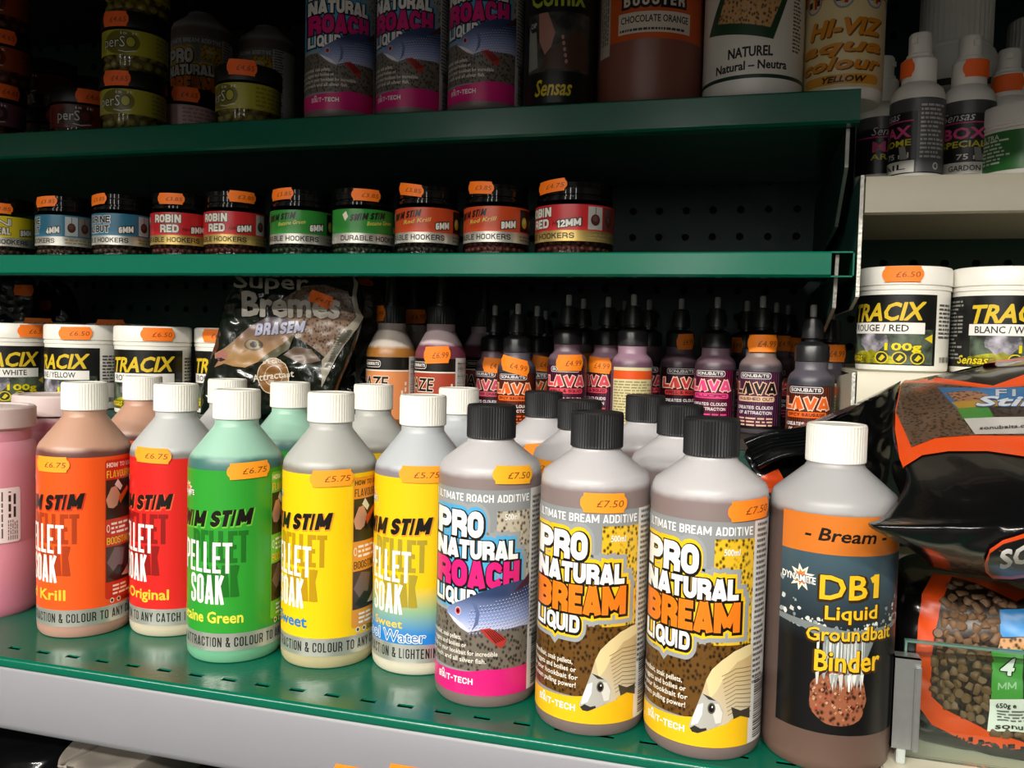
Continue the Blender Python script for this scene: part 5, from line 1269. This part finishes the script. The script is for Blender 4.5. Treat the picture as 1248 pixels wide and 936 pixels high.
P.text('F1', q[0][0], q[1][0], q[0][1], q[0][1]+8, '#d8dde2', .03); P.otext('Stiki', q[2][0], q[3][0], q[2][1]+1, q[2][1]+12, '#e6ecf2', '#2a62a8', .05, .12, shear=.25)
P.text('sonubaits.com', q[4][0], q[5][0], q[4][1], q[4][1]+4, '#3a3835', .03, tilt=.05)
q = z([(700, 300)])
# brand lozenge on the folded flank
def loz(e): return N([(1201-e, 682), (1206, 668-e), (1222, 658-e), (1300, 634-e), (1392, 612-e), (1392, 676+e), (1300, 690+e), (1232, 699+e), (1210, 698+e), (1203-e, 692)])
P.poly(loz(2), '#d8481a'); P.poly(loz(-2), '#121213')
btext(P, 'SONUBAITS', 1218, 687, 1388, 646, 19, '#e9e6e2', .05)
btext(P, 'SONUBAITS', 1132, 447, 1330, 420, 9, '#c9c7c4', .05); P.poly(N([(1126, 457), (1180, 447), (1250, 441), (1390, 430), (1390, 432), (1250, 443), (1180, 449.5), (1126, 459)]), '#d8481a')
link('print', P.build('print'), t.children[0])
link('clear_window', (lambda Q: (Q.poly(z([(p_[0], p_[1]) for p_ in win]), (1, 1, 1)), Q.build('clear_window'))[1])(up.printer(10)), t)
o = [c for c in t.children if c.name.startswith('clear_window')][0]; o.data.materials.clear(); o.data.materials.append(M_FILM)
for pl in o.data.polygons: pl.material_index = 0
o.data.transform(Matrix.Translation((0, -.0025, .0015)))

# glass strip and steel clip in front of the pellet bags
gp = [atY(1106, 768, .515), atY(1106, 915, .515)]
gx = gp[0][0]
t = thing('glass_strip', 'clear glass strip standing on edge in front of the pellet bags', 'glass', (gx, .515, .0022))
link('pane', boxes('pane', [(0, .34, -.002, .002, 0, .0655)], clear_mat('glass_pane', (.90, .95, .92), .15, .02), .0005), t)
link('polished_edge', boxes('polished_edge', [(0, .34, -.002, .002, .0655, .0667), (-.0012, 0, -.002, .002, 0, .0667)], mat('glass_edge', '#5f7f74', .15), .0003), t)
a = atY(1088, 800, .506); c = atY(1117, 905, .506)
t = thing('strip_clip', 'folded galvanised steel clip holding the end of the glass strip', 'clip', ((a[0]+c[0])/2, .506, .0022))
hw = (c[0]-a[0])/2
link('clip_plate', boxes('clip_plate', [(-hw, hw, -.0035, -.002, .009, .0605), (-hw, -hw+.0015, -.0035, .006, .009, .0605), (hw*.55, hw, -.006, -.0035, .009, .0565), (-hw, hw, -.0035, .006, .059, .0605)], M_GALV, .0006), t)
link('clip_foot', boxes('clip_foot', [(-hw*.45, hw*.2, -.002, .004, 0, .012)], mat('clear_foot', '#a9b0ac', .2), .0005), t)

# bags on the lower shelf, just showing under the fascia
for rows, lab, m_, sd in (([((-120, 900, .53), (58, 902, .53)), ((-130, 925, .51), (74, 922, .51)), ((-130, 1000, .49), (64, 1000, .49)), ((-130, 1250, .49), (74, 1250, .49))], 'black film bag on the lower shelf under the fascia', M_BAG, 41),
                      ([((92, 900, .53), (150, 916, .53)), ((84, 918, .512), (166, 932, .512)), ((92, 960, .50), (168, 965, .50)), ((112, 1250, .50), (178, 1260, .50))], 'pale crinkled film bag on the lower shelf under the fascia', mat('pale_film', '#8d857c', .3, coat=.3), 43),
                      ([((215, 950, .53), (420, 975, .53)), ((212, 975, .50), (430, 1000, .50)), ((225, 1040, .48), (430, 1060, .48)), ((255, 1270, .48), (430, 1290, .48))], 'black film bag with an orange corner on the lower shelf', M_BAG, 45)):
    b = Bag(rows, T=.015, back=.12, crinkle=.012, seed=sd, zmin=-.2995, freq=24); bag_thing('bait_bag', lab, b, m_, 'bags on the lower shelf')
